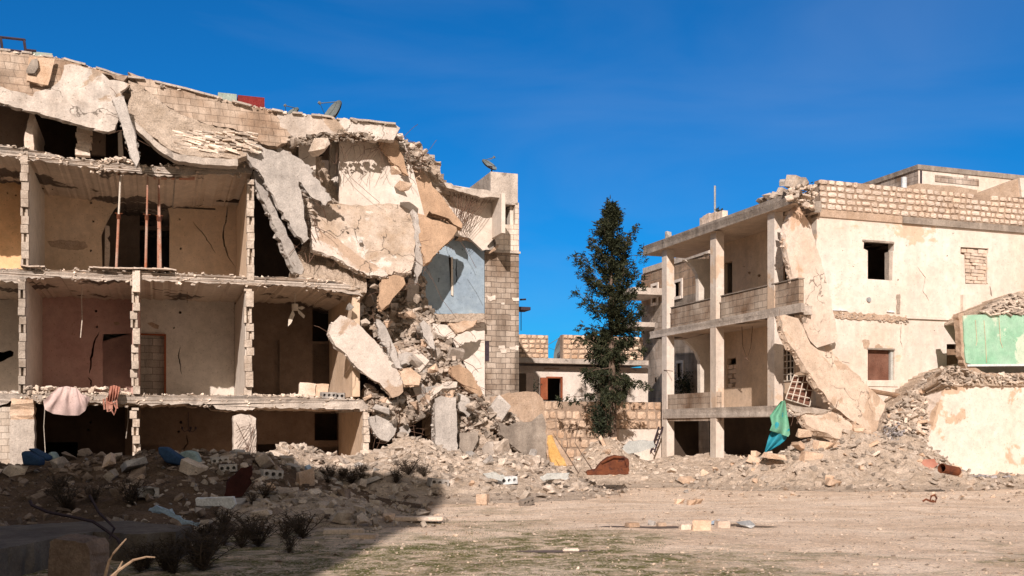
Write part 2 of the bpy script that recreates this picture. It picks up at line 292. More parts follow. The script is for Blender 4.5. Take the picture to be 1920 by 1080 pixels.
class MB:
    def __init__(s): s.v = []; s.f = []; s.c = []; s.mi = []; s.cur = 0; s.tint = .5
    def face(s, idx): s.f.append(tuple(idx)); s.c.append(s.tint); s.mi.append(s.cur)
    def add(s, vs, fs):
        b = len(s.v); s.v += [Vector(p) for p in vs]
        for f in fs: s.face([b + i for i in f])
    def hexa(s, p):  # 8 corners: bottom 0-3, top 4-7
        s.add(p, [(0, 3, 2, 1), (4, 5, 6, 7), (0, 1, 5, 4), (1, 2, 6, 5), (2, 3, 7, 6), (3, 0, 4, 7)])
    def gbox(s, G, t0, t1, s0, s1, z0, z1):
        s.hexa([G(t0, s0, z0), G(t1, s0, z0), G(t1, s1, z0), G(t0, s1, z0), G(t0, s0, z1), G(t1, s0, z1), G(t1, s1, z1), G(t0, s1, z1)])
    def obox(s, c, ax, ay, az):  # centre and half vectors
        p = []
        for k in (-1, 1):
            for i, j in ((-1, -1), (1, -1), (1, 1), (-1, 1)): p.append(c + ax * i + ay * j + az * k)
        s.hexa(p)
    def prism(s, outer, off, holes=(), rough=0.0, mid=0.0):
        loops = [list(outer)] + [list(h) for h in holes]
        flat = [p for l in loops for p in l]
        tris = tessellate_polygon([[Vector(p) for p in l] for l in loops])
        b = len(s.v); n = len(flat)
        back = [Vector(p) + off + Vector([random.uniform(-rough, rough) for _ in range(3)]) for p in flat]
        s.v += [Vector(p) for p in flat] + back
        nn = Vector((0, 0, 0))
        for tr in tris:
            a, c, d = [Vector(flat[i]) for i in tr]; nn += (c - a).cross(d - a)
        flip = nn.dot(off) > 0
        for tr in tris:
            s.face([b + i for i in (tr if not flip else reversed(tr))]); s.face([b + n + i for i in (reversed(tr) if not flip else tr)])
        if mid > 0:
            s.v += [Vector(flat[i]) * .5 + back[i] * .5 + Vector([random.uniform(-mid, mid) for _ in range(3)]) for i in range(n)]
        k = 0
        for l in loops:
            m = len(l)
            for i in range(m):
                a, c = b + k + i, b + k + (i + 1) % m
                if mid > 0:
                    am, cm = a + 2 * n, c + 2 * n
                    s.face((a, c, cm, am)); s.face((am, cm, c + n, a + n))
                else: s.face((a, c, c + n, a + n))
            k += m
    def tube(s, pts, r, n=6, r2=None):
        pts = [Vector(p) for p in pts]; b = len(s.v); m = len(pts)
        for i, p in enumerate(pts):
            d = (pts[min(i + 1, m - 1)] - pts[max(i - 1, 0)]).normalized()
            a = d.cross(Vector((0, 0, 1)) if abs(d.z) < .9 else Vector((1, 0, 0))).normalized(); c = d.cross(a)
            rr = r if r2 is None else r + (r2 - r) * i / (m - 1)
            for k in range(n): s.v.append(p + (a * math.cos(k * 2 * math.pi / n) + c * math.sin(k * 2 * math.pi / n)) * rr)
        for i in range(m - 1):
            for k in range(n): s.face((b + i * n + k, b + i * n + (k + 1) % n, b + (i + 1) * n + (k + 1) % n, b + (i + 1) * n + k))
        s.face([b + k for k in reversed(range(n))]); s.face([b + (m - 1) * n + k for k in range(n)])
    def build(s, name, mat, parent=None, rz=0.0, label=None, cat=None, group=None, kind=None, fix=True, smooth=False, ceil=None, origin=None):
        me = bpy.data.meshes.new(name)
        if parent is not None: Mx = Matrix.Translation(parent.location) @ Matrix.Rotation(parent.rotation_euler.z, 4, 'Z')
        else:
            xs = [p.x for p in s.v]; ys = [p.y for p in s.v]; zs = [p.z for p in s.v]
            o = origin or Vector(((min(xs) + max(xs)) / 2, (min(ys) + max(ys)) / 2, min(zs)))
            Mx = Matrix.Translation(o) @ Matrix.Rotation(rz, 4, 'Z')
        inv = Mx.inverted()
        me.from_pydata([inv @ p for p in s.v], [], s.f); 
        for mm in (mat if isinstance(mat, (list, tuple)) else [mat]): me.materials.append(MT[mm] if isinstance(mm, str) else mm)
        at_ = me.attributes.new('tint', 'FLOAT', 'FACE'); at_.data.foreach_set('value', s.c)
        me.polygons.foreach_set('material_index', s.mi)
        if fix:
            bm = bmesh.new(); bm.from_mesh(me); bmesh.ops.recalc_face_normals(bm, faces=bm.faces)
            if ceil is not None:
                bm.normal_update()
                for f in bm.faces:
                    if f.normal.z < -.6: f.material_index = ceil
            bm.to_mesh(me); bm.free()
        if smooth: me.polygons.foreach_set('use_smooth', [True] * len(me.polygons))
        me.update()
        ob = bpy.data.objects.new(name, me); COL.objects.link(ob)
        if parent is not None: ob.parent = parent
        else: ob.location = Mx.translation; ob.rotation_euler = (0, 0, rz)
        return tag(ob, label, cat, group, kind)
def crack(pts, w):
    """thin ragged slit polygon along a pixel path"""
    pts = jagline(pts, 1.0, 5, closed=False); n = len(pts)
    lo, hi = [], []
    for i, p in enumerate(pts):
        ww = w * math.sin(math.pi * (i + .6) / (n + .2)) * random.uniform(.6, 1.2) * .5 + .15
        a = pts[max(i - 1, 0)]; b = pts[min(i + 1, n - 1)]; dx, dy = b[0] - a[0], b[1] - a[1]; l = math.hypot(dx, dy) or 1
        lo.append((p[0] - dy / l * ww, p[1] + dx / l * ww)); hi.append((p[0] + dy / l * ww, p[1] - dx / l * ww))
    return lo + hi[::-1]
def hole(cx, cy, r=2.5): return [(cx + math.cos(a) * r * random.uniform(.8, 1.2), cy + math.sin(a) * r * random.uniform(.8, 1.2)) for a in [k * math.pi / 3 for k in range(6)]]
def plane_wall(name, fn, outer, holes, thick, mat, parent, jag=0, step=9, off=W, label=None):
    """a wall in a vertical plane; outline given by its sight lines in that plane"""
    m = MB(); oo = jagline(outer, jag, step) if jag else outer
    m.prism([fn(*p[:2]) for p in oo], off * thick, [[fn(*p) for p in h] for h in holes], mid=.01 if jag else 0)
    return m.build(name, mat, parent, label=label)
def put_rock(m, p, size):
    vs, fs = random.choice(ROCKS)
    rot = Matrix.Rotation(random.uniform(0, 6.28), 3, 'Z') @ Matrix.Rotation(random.gauss(0, .45), 3, 'X')
    m.tint = random.random(); m.add([p + rot @ (v * size) for v in vs], fs)
def slab(name, pts, thick, mat, label, cat='concrete slab', jag=2.5, step=9, fn=L, group=None, parent=None, mid=.04, toward=None, edge=None, keep=False, bars=0):
    if not keep:
        A_ = np.array([[1, p[0], p[1]] for p in pts]); b_ = np.array([p[2] for p in pts]); k_ = np.linalg.lstsq(A_, b_, rcond=None)[0]
        pts = [(p[0], p[1], float(k_[0] + k_[1] * p[0] + k_[2] * p[1])) for p in pts]
    m = MB(); q = jagline(pts, jag, step); P = [fn(*p) for p in q]
    n = Vector((0, 0, 0))
    for i in range(len(P)): n += (P[i] - P[0]).cross(P[(i + 1) % len(P)] - P[0])
    n.normalize()
    c = sum(P, Vector()) / len(P)
    if n.dot(CAM - c) < 0: n = -n
    if toward is not None: n = toward
    m.prism(P, -n * thick, rough=.03, mid=mid)
    if parent is not None: return m.build(name, mat, parent, label=label)
    o_ = m.build(name, mat, None, rz=GA, label=label, cat=cat, group=group)
    if bars:
        m = MB()
        for _ in range(bars):
            p = random.choice(P); d = ((p - c).normalized() + Vector([random.gauss(0, .35) for _ in range(3)])).normalized(); q0 = p - n * thick * .5 - d * .12; pt = [q0]
            for _k in range(4): d = (d + Vector((random.gauss(0, .2), random.gauss(0, .2), random.gauss(-.12, .15)))).normalized(); pt.append(pt[-1] + d * random.uniform(.05, .2))
            m.tube(pt, .006, 4)
        m.build('rebar_stubs', 'rebar', o_, fix=False)
        m = MB()
        for i in range(len(P)):
            a, b = P[i], P[(i + 1) % len(P)]
            for _k in range(max(1, int((b - a).length / .07))): put_rock(m, a + (b - a) * random.random() - n * thick * random.uniform(.25, .9), random.uniform(.03, .115))
        m.build('broken_edge', mat, o_, fix=False)
    return o_

# rocks: convex hulls
def hull_verts(kind, sd):
    rnd = random.Random(sd); pts = []
    dims = {'chunk': (1, .8, .7), 'flat': (1.15, .85, .28), 'brick': (1, .5, .5)}[kind]
    n = {'chunk': 13, 'flat': 15, 'brick': 30}[kind]
    for _ in range(n):
        if kind == 'chunk':
            v = Vector((rnd.gauss(0, 1), rnd.gauss(0, 1), rnd.gauss(0, 1))).normalized() * rnd.uniform(.8, 1)
            m_ = max(abs(v.x), abs(v.y), abs(v.z)); v = v * (.45 + .4 / m_)
        else:
            v = Vector((rnd.choice((-1, 1)) * rnd.uniform(.6, 1), rnd.choice((-1, 1)) * rnd.uniform(.6, 1), rnd.choice((-1, 1)) * rnd.uniform(.85, 1)))
        pts.append(Vector((v.x * dims[0], v.y * dims[1], v.z * dims[2])) * .5)
    bm = bmesh.new()
    for p in pts: bm.verts.new(p)
    bmesh.ops.convex_hull(bm, input=bm.verts)
    for v in [v for v in bm.verts if not v.link_faces]: bm.verts.remove(v)
    bm.verts.index_update()
    vs = [v.co.copy() for v in bm.verts]; fs = [[v.index for v in f.verts] for f in bm.faces]; bm.free()
    return vs, fs
ROCKS = [hull_verts(k, i) for i, k in enumerate(['chunk'] * 5 + ['flat'] * 5 + ['brick'] * 3)]
def put_rock(m, p, size, flatten=False):
    vs, fs = random.choice(ROCKS)
    rot = Matrix.Rotation(random.uniform(0, 6.28), 3, 'Z') @ Matrix.Rotation(random.gauss(0, .45), 3, 'X') @ Matrix.Rotation(random.gauss(0, .45), 3, 'Y')
    m.tint = random.random(); m.add([p + rot @ (v * size) for v in vs], fs)
RM = {}
def rock_mesh(i, mat):
    if (i, mat) not in RM:
        me = bpy.data.meshes.new('rubble_chunk'); me.from_pydata(ROCKS[i][0], [], ROCKS[i][1]); me.materials.append(MT[mat])
        a = me.attributes.new('tint', 'FLOAT', 'FACE'); a.data.foreach_set('value', [.5] * len(me.polygons)); RM[(i, mat)] = me
    return RM[(i, mat)]
def chunk(p, size, mat, label, group=None, name='rubble_chunk', i=None, rot=None, cat='rubble', sc=(1, 1, 1)):
    o = bpy.data.objects.new(name, rock_mesh(random.randrange(len(ROCKS)) if i is None else i, mat)); COL.objects.link(o)
    o.location = p; o.scale = (size * sc[0], size * sc[1], size * sc[2]); o.rotation_euler = rot or (random.gauss(0, .4), random.gauss(0, .4), random.uniform(0, 6.28))
    return tag(o, label, cat, group)

# ------------------------------------------------------------------ terrain heights
def gz(x, y):
    return .05 * noise.noise(Vector((x * .25, y * .25, 0))) + .03 * noise.noise(Vector((x * 1.1, y * 1.1, 3)))
HEAPS = {'left': [], 'mid': [], 'right': [], 'far': []}
def heap(k, px, D, rx, ry, a): HEAPS[k].append(((px - CX) / F * D, D, rx, ry, a))
for px, a in ((-260, .7), (-120, .7), (-20, .7), (90, .7), (190, .74), (300, .86), (400, .85), (470, .78)): heap('left', px, 20.5, 1.9, 3.2, a)
for px, D, a in ((500, 23, .8), (560, 24, .95), (650, 24.3, .8), (740, 25, 1.0), (790, 25.2, 1.05), (850, 25.4, .8), (920, 25.4, .8), (975, 25.4, .7), (1010, 26, .5)): heap('mid', px, D, 1.2, 2.3, a)
heap('mid', 610, 17.5, 1.3, 1.3, .32); heap('mid', 520, 18.5, 1.6, 2.0, .45)
for px, D, rx, ry, a in ((1140, 31, 1.1, 1.6, 1.2), (1080, 30, 1.2, 1.4, .4), (1220, 31, 1.5, 1.6, .4), (1180, 29, 2.5, 1.4, .25), (1300, 34.5, 2.5, 2.6, .58), (1400, 33, 2.5, 2.4, .55)): heap('far', px, D, rx, ry, a)
for px, D, rx, ry, a in ((1400, 27.8, 1.2, 1.3, .55), (1460, 27.6, 1.1, 1.3, .85), (1520, 27.8, 1.1, 1.5, 1.15), (1590, 28.2, 1.1, 1.6, 1.3), (1650, 28.5, 1.1, 1.8, 1.35), (1710, 28.8, 1.0, 1.6, 1.2), (1790, 27.6, 2, .9, .25), (1900, 27.6, 2, .9, .25)): heap('right', px, D, rx, ry, a)
def hh(k, x, y):
    s = 0; 
    for (cx, cy, rx, ry, a) in HEAPS[k]:
        d = ((x - cx) / rx) ** 2 + ((y - cy) / ry) ** 2
        if d < 9: s += (a * math.exp(-d)) ** 3
    s = s ** (1 / 3)
    if s < .02: return s
    return s * (1 + .25 * noise.noise(Vector((x * .9, y * .9, 5)))) + min(s, .5) * .16 * noise.noise(Vector((x * 3.1, y * 3.1, 9)))
def hz(x, y): return gz(x, y) + max(hh(k, x, y) for k in HEAPS)

# ------------------------------------------------------------------ ground sheet
def lin(a, b, n): return [a + (b - a) * i / n for i in range(n)]
xs = lin(-400, -60, 8) + lin(-60, -20, 20) + lin(-20, 24, 150) + lin(24, 60, 18) + lin(60, 401, 9) + [401]
ys = lin(-60, 4, 10) + lin(4, 34, 130) + lin(34, 60, 20) + lin(60, 900, 14) + [900]
m = MB(); nx = len(xs)
m.v = [Vector((x, y, gz(x, y) if 3 < y < 60 else 0)) for y in ys for x in xs]
for j in range(len(ys) - 1):
    for i in range(nx - 1):
        m.face((j * nx + i, j * nx + i + 1, (j + 1) * nx + i + 1, (j + 1) * nx + i))
m.build('ground', 'ground', fix=False, smooth=True, kind='structure', origin=Vector((0, 0, 0)))
# rubble heaps as rough sheets with loose chunks
def heap_mesh(k, mat, label_chunks):
    xs_ = [c[0] - 2.6 * c[2] for c in HEAPS[k]] + [c[0] + 2.6 * c[2] for c in HEAPS[k]]; ys_ = [c[1] - 2.6 * c[3] for c in HEAPS[k]] + [c[1] + 2.6 * c[3] for c in HEAPS[k]]
    st = .11; nx = int((max(xs_) - min(xs_)) / st); ny = int((max(ys_) - min(ys_)) / st)
    m = MB(); idx = {}
    for j in range(ny):
        for i in range(nx):
            x = min(xs_) + i * st; y = min(ys_) + j * st; h = hh(k, x, y)
            if h > .02: idx[(i, j)] = len(m.v); m.v.append(Vector((x, y, gz(x, y) + h + (.07 * random.random() if h > .15 else 0) - .02)))
    for (i, j) in idx:
        q = [(i, j), (i + 1, j), (i + 1, j + 1), (i, j + 1)]
        if all(p in idx for p in q): m.face([idx[p] for p in q])
    m.build('rubble_heap', mat, fix=False, kind='stuff', label=label_chunks, cat='rubble')
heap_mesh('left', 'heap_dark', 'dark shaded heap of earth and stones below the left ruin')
heap_mesh('mid', 'debris', 'pale heap of broken concrete at the foot of the left ruin')
heap_mesh('far', 'debris', 'gravel mound before the stone wall between the ruins')
heap_mesh('right', 'debris', 'dusty heap of stones at the foot of the right house')
# ================================================================== LEFT RUIN
S1B, S1T, S2B, S2T, S3B, S3T = 2.08, 2.42, 5.22, 5.52, 8.10, 8.45
ruin = empty('ruined_building', LG(0, 0, 0), 'long torn open apartment ruin with bare rooms on three storeys', 'building', rz=GA)
def lp(outer, holes, s, thick, mat, name, jag=0, step=9, label=None):
    return plane_wall(name, lambda a, b: L(a, b, s), outer, holes, thick, mat, ruin, jag, step, W, label)
# floor slabs, torn along the front, running back through the building
def lslab(top, bot, depth, label=None, mats=('concrete', 'ceiling')):
    m = MB(); q = jagline(top, 1.6, 7, closed=False) + jagline(bot[::-1], 2.2, 6, closed=False)
    m.prism([L(a, b, random.uniform(-.03, .03)) for a, b in q], W * depth, mid=.0)
    return m.build('floor_slab', list(mats), ruin, ceil=1, label=label)
lslab([(-260, 732), (0, 737), (130, 739), (250, 740), (400, 741), (470, 741), (560, 744), (660, 748), (692, 752)],
      [(-260, 758), (0, 760), (25, 752), (62, 750), (250, 757), (262, 760), (340, 757), (400, 760), (415, 768), (473, 769), (480, 764), (600, 766), (660, 768), (690, 770)], 9)
lslab([(-260, 495), (0, 504), (110, 506), (250, 508), (360, 514), (470, 518), (560, 520), (640, 530), (684, 545)],
      [(-260, 516), (0, 527), (40, 529), (48, 522), (100, 520), (190, 526), (240, 526), (262, 525), (360, 529), (460, 533), (560, 537), (640, 547), (680, 556)], 9)
lslab([(-260, 258), (0, 272), (60, 281), (130, 297), (200, 302), (260, 311), (330, 312), (400, 307), (455, 301), (476, 314)],
      [(-260, 280), (0, 291), (50, 297), (100, 305), (180, 317), (240, 322), (290, 328), (320, 331), (380, 327), (440, 327), (472, 325)], 9, label='sagging upper floor slab')
# partition walls seen end-on, with broken hollow block ends
def partition(px0, px1, z0, z1, mat, depth=4.0, lab=None, jit=.014):
    t0, t1 = Lt(px0), Lt(px1); m = MB(); m.gbox(LG, t0 + .01, t1 - .01, .14, depth, z0, z1)
    o = m.build('partition_wall', mat, ruin, label=lab)
    m = MB(); z = z0
    while z < z1 - .02:
        h = min(.21, z1 - z); j = random.uniform(-jit, jit); e = random.uniform(-jit, jit)
        if random.random() < .35:    # hollow block seen with its cell open
            q = (t1 - t0) / 3
            m.gbox(LG, t0 + j, t0 + j + q * .9, e * 2, .2, z + .006, z + h - .006); m.gbox(LG, t1 + j - q * .9, t1 + j, e * 2, .2, z + .006, z + h - .006)
            m.gbox(LG, t0 + j, t1 + j, .1, .2, z + .006, z + h - .006)
        else: m.gbox(LG, t0 + j, t1 + j, e * 2 - .03, .2, z + .006, z + h - .006)
        z += .21
    m.build('block_edge', 'rock', ruin)
partition(39, 53, S2T - .03, S3B + .35, 'plaster_gray'); partition(463, 476, S2T - .1, S3B - .02, 'plaster_beige')
partition(35, 48, S1T, S2B + .05, 'plaster_gray', lab='violet gray partition wall'); partition(247, 260, S1T, S2B + .05, 'plaster_pink', jit=.04); partition(460, 474, S1T, S2B, 'plaster_gray', jit=.035)
partition(247, 260, -.3, S1B, 'plaster_brown', jit=.05); partition(681, 692, -.3, S1B, 'plaster_beige', 4.2)
m = MB(); t = Lt(250, 0); m.gbox(LG, t - .02, t + .16, -.1, .25, S2B - .22, S2T + .03); m.build('block_edge', 'stone', ruin)
# back walls room by room (their paint differs)
bw = 4.0
# upper storey
lp([(-200, 262), (51, 300), (51, 505), (-200, 500)], [hole(14, 362, 1.6), hole(30, 366, 1.6)], 3.0, .15, 'plaster_orange', 'back_wall', label='orange painted back wall')
lp([(50, 290), (446, 300), (446, 528), (50, 522)],
   [[(192, 520), (191, 470), (190, 440), (196, 425), (202, 412), (207, 403), (215, 390), (225, 381), (238, 377), (252, 374), (263, 369), (285, 371), (310, 376), (317, 381), (315, 392), (318, 402), (317.5, 520)],
    crack([(424, 372), (426, 395), (424, 415), (419, 430), (420, 455), (427, 480), (441, 500)], 3.0),
    crack([(362, 415), (382, 440), (396, 460), (404, 475)], 1.6), crack([(324, 367), (352, 362), (372, 366), (410, 370), (440, 374)], 2.0),
    hole(171, 380), hole(175, 415), hole(170, 470), hole(354, 377), hole(337, 411, 1.6), hole(339, 466), [(333, 387), (404, 390), (404, 394), (333, 390)]],
   bw, .15, 'plaster_beige', 'back_wall')
lp([(180, 300), (262, 300), (262, 520), (180, 520)], [hole(222, 428, 3)], 5.6, .12, 'plaster_brown', 'corridor_wall')
lp([(262, 300), (330, 300), (330, 385), (262, 385)], [], 5.6, .12, 'plaster_brown', 'corridor_wall')
lp([(262, 423), (325, 425), (325, 433), (262, 431)], [], 5.6, .12, 'plaster_brown', 'door_lintel')
lp([(197, 422), (205, 424), (206, 440), (201, 446), (206, 455), (206, 480), (204, 500), (196, 502)], [], 4.25, .1, 'stone', 'broken_block')
# middle storey
lp([(-200, 520), (46, 528), (46, 745), (-200, 745)], [[(-40, 655), (5, 660), (18, 656), (26, 660), (24, 668), (14, 672), (6, 677), (-40, 690)]], bw, .15, 'plaster_gray', 'back_wall')
lp([(45, 520), (252, 528), (252, 748), (45, 748)],
   [[(193, 748), (193, 700), (192, 640), (194, 626), (246, 625), (246, 748)], crack([(186, 622), (178, 637), (174, 655), (170, 672), (170, 690), (168, 700)], 4.5),
    crack([(165, 708), (171, 714), (171, 724)], 3), hole(180, 583), hole(182, 613), [(66, 664), (75, 664), (74, 708), (65, 708)]],
   bw, .15, 'plaster_pink', 'back_wall', label='pink painted back wall')
lp([(180, 600), (300, 600), (300, 750), (180, 750)], [hole(221, 653, 5), hole(222, 683, 2)], 5.4, .12, 'plaster_gray', 'corridor_wall')
lp([(251, 520), (440, 530), (440, 750), (251, 748)],
   [[(262, 748), (262, 630), (310, 630), (310, 748)], hole(338, 586, 3), hole(326, 615, 2), crack([(339, 650), (335, 665), (337, 680), (341, 702)], 1.8)], bw, .15, 'plaster_gray', 'back_wall')
def patch(pts, s, mat): lp(pts, [], s - .012, .01, mat, 'bare_patch', jag=1.2, step=5)
patch([(89, 452), (120, 450), (160, 453), (165, 463), (150, 468), (120, 467), (95, 462)], bw, 'mortar'); patch([(276, 606), (285, 604), (298, 610), (297, 617), (288, 615)], bw, 'mortar'); patch([(213, 604), (222, 604), (225, 608), (216, 610)], bw, 'mortar')
patch([(266, 371), (315, 364), (340, 362), (372, 366), (372, 370), (322, 372), (300, 368)], bw, 'mortar')
m = MB(); t0, t1 = Lt(260, 4), Lt(313, 4); m.gbox(LG, t0, t1, 4.16, 4.36, S1T, S1T + 2.1); m.build('block_infill', 'block_gray', ruin)
for a, b, zc in ((284, 322, 0),):
    pass
m = MB(); z = L(311, 630, 3.98).z
m.gbox(LG, Lt(308, 3.9), Lt(311.5, 3.9), 3.9, 4.05, S1T, z); m.gbox(LG, Lt(262, 3.9), Lt(311.5, 3.9), 3.9, 4.05, z, z + .05); m.build('door_frame', 'wood_red', ruin)
lp([(439, 530), (640, 545), (640, 752), (439, 748)],
   [[(586, 752), (586, 645), (640.0 - 1, 645), (640.0 - 1, 752)], [(586, 640), (586, 578), (639, 578), (639, 640)], [(513, 752), (513, 640), (524, 636), (524, 752)]], bw, .15, 'plaster_brown', 'back_wall')
m = MB(); m.gbox(LG, Lt(662), Lt(676), .1, 4.2, S1T, S2B + .05); m.build('partition_wall', 'plaster_beige', ruin)
m = MB(); t0, t1 = Lt(638, 3), Lt(652, 3); m.gbox(LG, t0, t1, 1.2, 3.4, S1T, S2B - .8); m.build('wall_stub', 'plaster_beige', ruin)
# ground storey (deep shade)
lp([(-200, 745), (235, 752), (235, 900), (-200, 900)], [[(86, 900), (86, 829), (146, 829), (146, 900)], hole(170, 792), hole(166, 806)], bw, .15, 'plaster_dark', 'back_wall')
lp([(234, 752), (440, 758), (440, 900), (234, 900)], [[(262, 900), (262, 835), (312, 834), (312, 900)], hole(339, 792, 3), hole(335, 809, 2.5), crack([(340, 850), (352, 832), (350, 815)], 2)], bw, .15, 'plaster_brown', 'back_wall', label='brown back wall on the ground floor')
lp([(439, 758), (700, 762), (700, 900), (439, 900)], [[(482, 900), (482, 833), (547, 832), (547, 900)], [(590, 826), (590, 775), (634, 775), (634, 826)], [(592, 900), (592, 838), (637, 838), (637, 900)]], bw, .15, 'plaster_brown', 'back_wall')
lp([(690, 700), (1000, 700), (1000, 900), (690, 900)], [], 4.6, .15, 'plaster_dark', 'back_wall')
# concrete piers on the ground storey
def pier(pts, s, label, thick=.45, mat='concrete'):
    m = MB(); q = jagline(pts, .8, 7); m.prism([L(a, b, s) for a, b in q], W * thick, mid=.015); return m.build('concrete_pier', mat, ruin, label=label)
pier([(19, 787), (64, 786), (65, 900), (18, 900)], -.1, 'smooth gray concrete pier')
m = MB(); q = jagline([(20, 748), (62, 748), (64, 787), (20, 787)], 2, 6); m.prism([L(a, b, random.uniform(-.1, .0)) for a, b in q], W * .4, mid=.04); m.build('pier_head', 'rock_orange', ruin)
pier([(438, 780), (452, 776), (470, 778), (480, 784), (480, 900), (438, 900)], -.15, 'rough pier wrapped in bare bars', mat='slab_face')
m = MB()
for i in range(9):
    a = [L(random.uniform(440, 478), random.uniform(790, 880), -.2 - random.random() * .1) for _ in range(4)]; m.tube(a, .006, 4)
m.build('bare_bars', 'rebar', ruin)
m = MB(); m.gbox(LG, Lt(-260), Lt(19), .05, .28, -.3, S1B); m.build('block_infill', 'block_pale', ruin, label='pale concrete block wall')
# far walls that close the building and its outer shell behind
m = MB(); m.gbox(LG, Lt(-260), Lt(908), 9.0, 9.25, -.3, 7.6); m.build('rear_wall', 'plaster_brown', ruin)
m = MB(); m.gbox(LG, Lt(-260), Lt(440), 9.0, 9.25, 7.6, 9.6); m.build('rear_wall', 'plaster_brown', ruin)
m = MB(); m.gbox(LG, Lt(-260) - .2, Lt(-260), 0, 9.2, -.3, 10.6); m.build('end_wall', 'plaster_brown', ruin)
for px in (150, 420, 640):
    m = MB(); t = Lt(px, 4); m.gbox(LG, t, t + .15, 4.3, 9, -.3, 7.5); m.build('inner_wall', 'plaster_brown', ruin)
# ---- top storey behind the slumped roof wall
lp([(-200, 180), (52, 205), (56, 285), (-200, 275)], [], 1.2, .15, 'plaster_brown', 'back_wall')
m = MB(); m.gbox(LG, Lt(-260), Lt(470), 3.2, 3.35, S3T - .3, 10.2); m.build('back_wall', 'plaster_dark', ruin)
lp([(47, 278), (45, 262), (50, 240), (55, 214), (64, 214), (62, 240), (64, 284)], [], .2, 2.5, 'stone', 'wall_stub', jag=1.5, step=6)
lp([(170, 246), (198, 252), (198, 292), (171, 290)], [hole(187, 266, 1.5)], .9, .15, 'plaster_brown', 'back_wall')
m = MB()
zz = L(157, 291, .3).z
for i in range(8):
    j = random.uniform(-.03, .03); m.gbox(LG, Lt(143, .3) + j, Lt(171, .3) + j + random.uniform(-.04, .02), .3, .55, zz + i * .095 * 1.0, zz + i * .095 + .088)
m.build('block_stack', 'stone', ruin, label='stack of hollow blocks left standing as a pillar')
lp([(221, 250), (228, 244), (232, 300), (222, 300)], [], .5, .2, 'plaster_white', 'wall_stub')
# top floor roof deck (slumped) closing the top
m = MB(); m.prism([L(-260, 60, .3), L(0, 112, .3), L(240, 150, .3), L(410, 196, .3), L(560, 226, .3), L(735, 245, .3), L(735, 252, .3), L(560, 240, .3), L(410, 215, .3), L(240, 175, .3), L(0, 135, .3), L(-260, 84, .3)], W * 3.2); m.build('roof_slab', ['concrete_dark', 'ceiling'], ruin, ceil=1)
# slumped roof wall: folded down in front of the top storey
def rw(pts, mat, s, thick, name, label=None, jag=2.2, step=8, keep=False): return slab(name, pts, thick, mat, label, jag=jag, step=step, parent=ruin, keep=keep)
rw([(-260, 45, -.1), (0, 97, -.1), (60, 103, -.1), (120, 113, -.1), (165, 126, -.1), (195, 134, -.05), (240, 142, 0), (232, 152, 0), (190, 137, .05), (150, 145, -.2), (128, 165, -.3), (95, 168, -.3), (65, 182, -.35), (30, 175, -.35), (-10, 166, -.35), (-260, 120, -.3)], 'block_tan', 0, .22, 'roof_wall', 'slumped parapet of bare tan blocks')
rw([(-260, 125, -.42), (-10, 160, -.42), (30, 171, -.43), (62, 181, -.43), (66, 172, -.42), (96, 164, -.4), (113, 150, -.36), (120, 122, -.28), (132, 120, -.2), (160, 127, -.15), (190, 136, -.12), (205, 150, -.2), (231, 153, -.1), (244, 158, -.1), (235, 166, -.15), (225, 172, -.2), (229, 182, -.3), (222, 205, -.42), (221, 228, -.48), (215, 243, -.5), (203, 247, -.5), (160, 237, -.5), (110, 222, -.5), (55, 208, -.48), (0, 192, -.48), (-260, 140, -.46)], 'plaster_roof', 0, .14, 'roof_wall', 'slumped roof wall with white plaster', jag=1.6)
slab('wall_patch', [(55, 106, -.28), (103, 110, -.22), (90, 160, -.46), (50, 150, -.46)], .06, 'stone_orange', None, jag=.8, parent=ruin)
slab('torn_hole', [(60, 112, -.34), (70, 109, -.34), (72, 125, -.46), (64, 137, -.48), (53, 137, -.48), (50, 130, -.46)], .03, 'concrete_dark', None, jag=1.2, parent=ruin)
# folded roof deck: blocks above, dusty deck below, curled edge
rw([(240, 135, .1), (275, 148, .1), (330, 162, .1), (400, 182, .1), (470, 198, .1), (530, 212, .1), (545, 262, .0), (520, 275, .0), (470, 268, .0), (455, 246, .0), (420, 238, .0), (390, 234, -.05), (340, 215, -.05), (310, 196, -.05), (285, 178, -.0), (262, 160, .0)], 'block_tan', 0, .25, 'roof_wall', 'slanting bare block strip below the roof edge', jag=1.6)
rw([(520, 212, .08), (600, 219, .08), (680, 228, .08), (742, 234, .08), (750, 240, .1), (738, 262, .1), (700, 262, .1), (690, 250, .1), (640, 250, .1), (600, 248, .1), (575, 256, .05), (548, 262, .05), (530, 264, .05)], 'plaster_roof', 0, .3, 'roof_wall', 'plastered roof wall above the torn white room', jag=2.4, step=6)
rw([(240, 150, .02), (262, 158, .0), (286, 178, -.05), (310, 196, -.1), (340, 215, -.15), (390, 234, -.2), (440, 246, -.25), (462, 262, -.3), (462, 292, -.6), (445, 298, -.72), (400, 294, -.72), (350, 290, -.7), (322, 282, -.65), (300, 268, -.55), (284, 254, -.45), (262, 238, -.35), (240, 226, -.25), (237, 205, -.2), (246, 180, -.1)], 'debris', 0, .2, 'roof_slab', 'dusty folded roof deck with a curled lower edge', jag=2.2, step=7, keep=True)
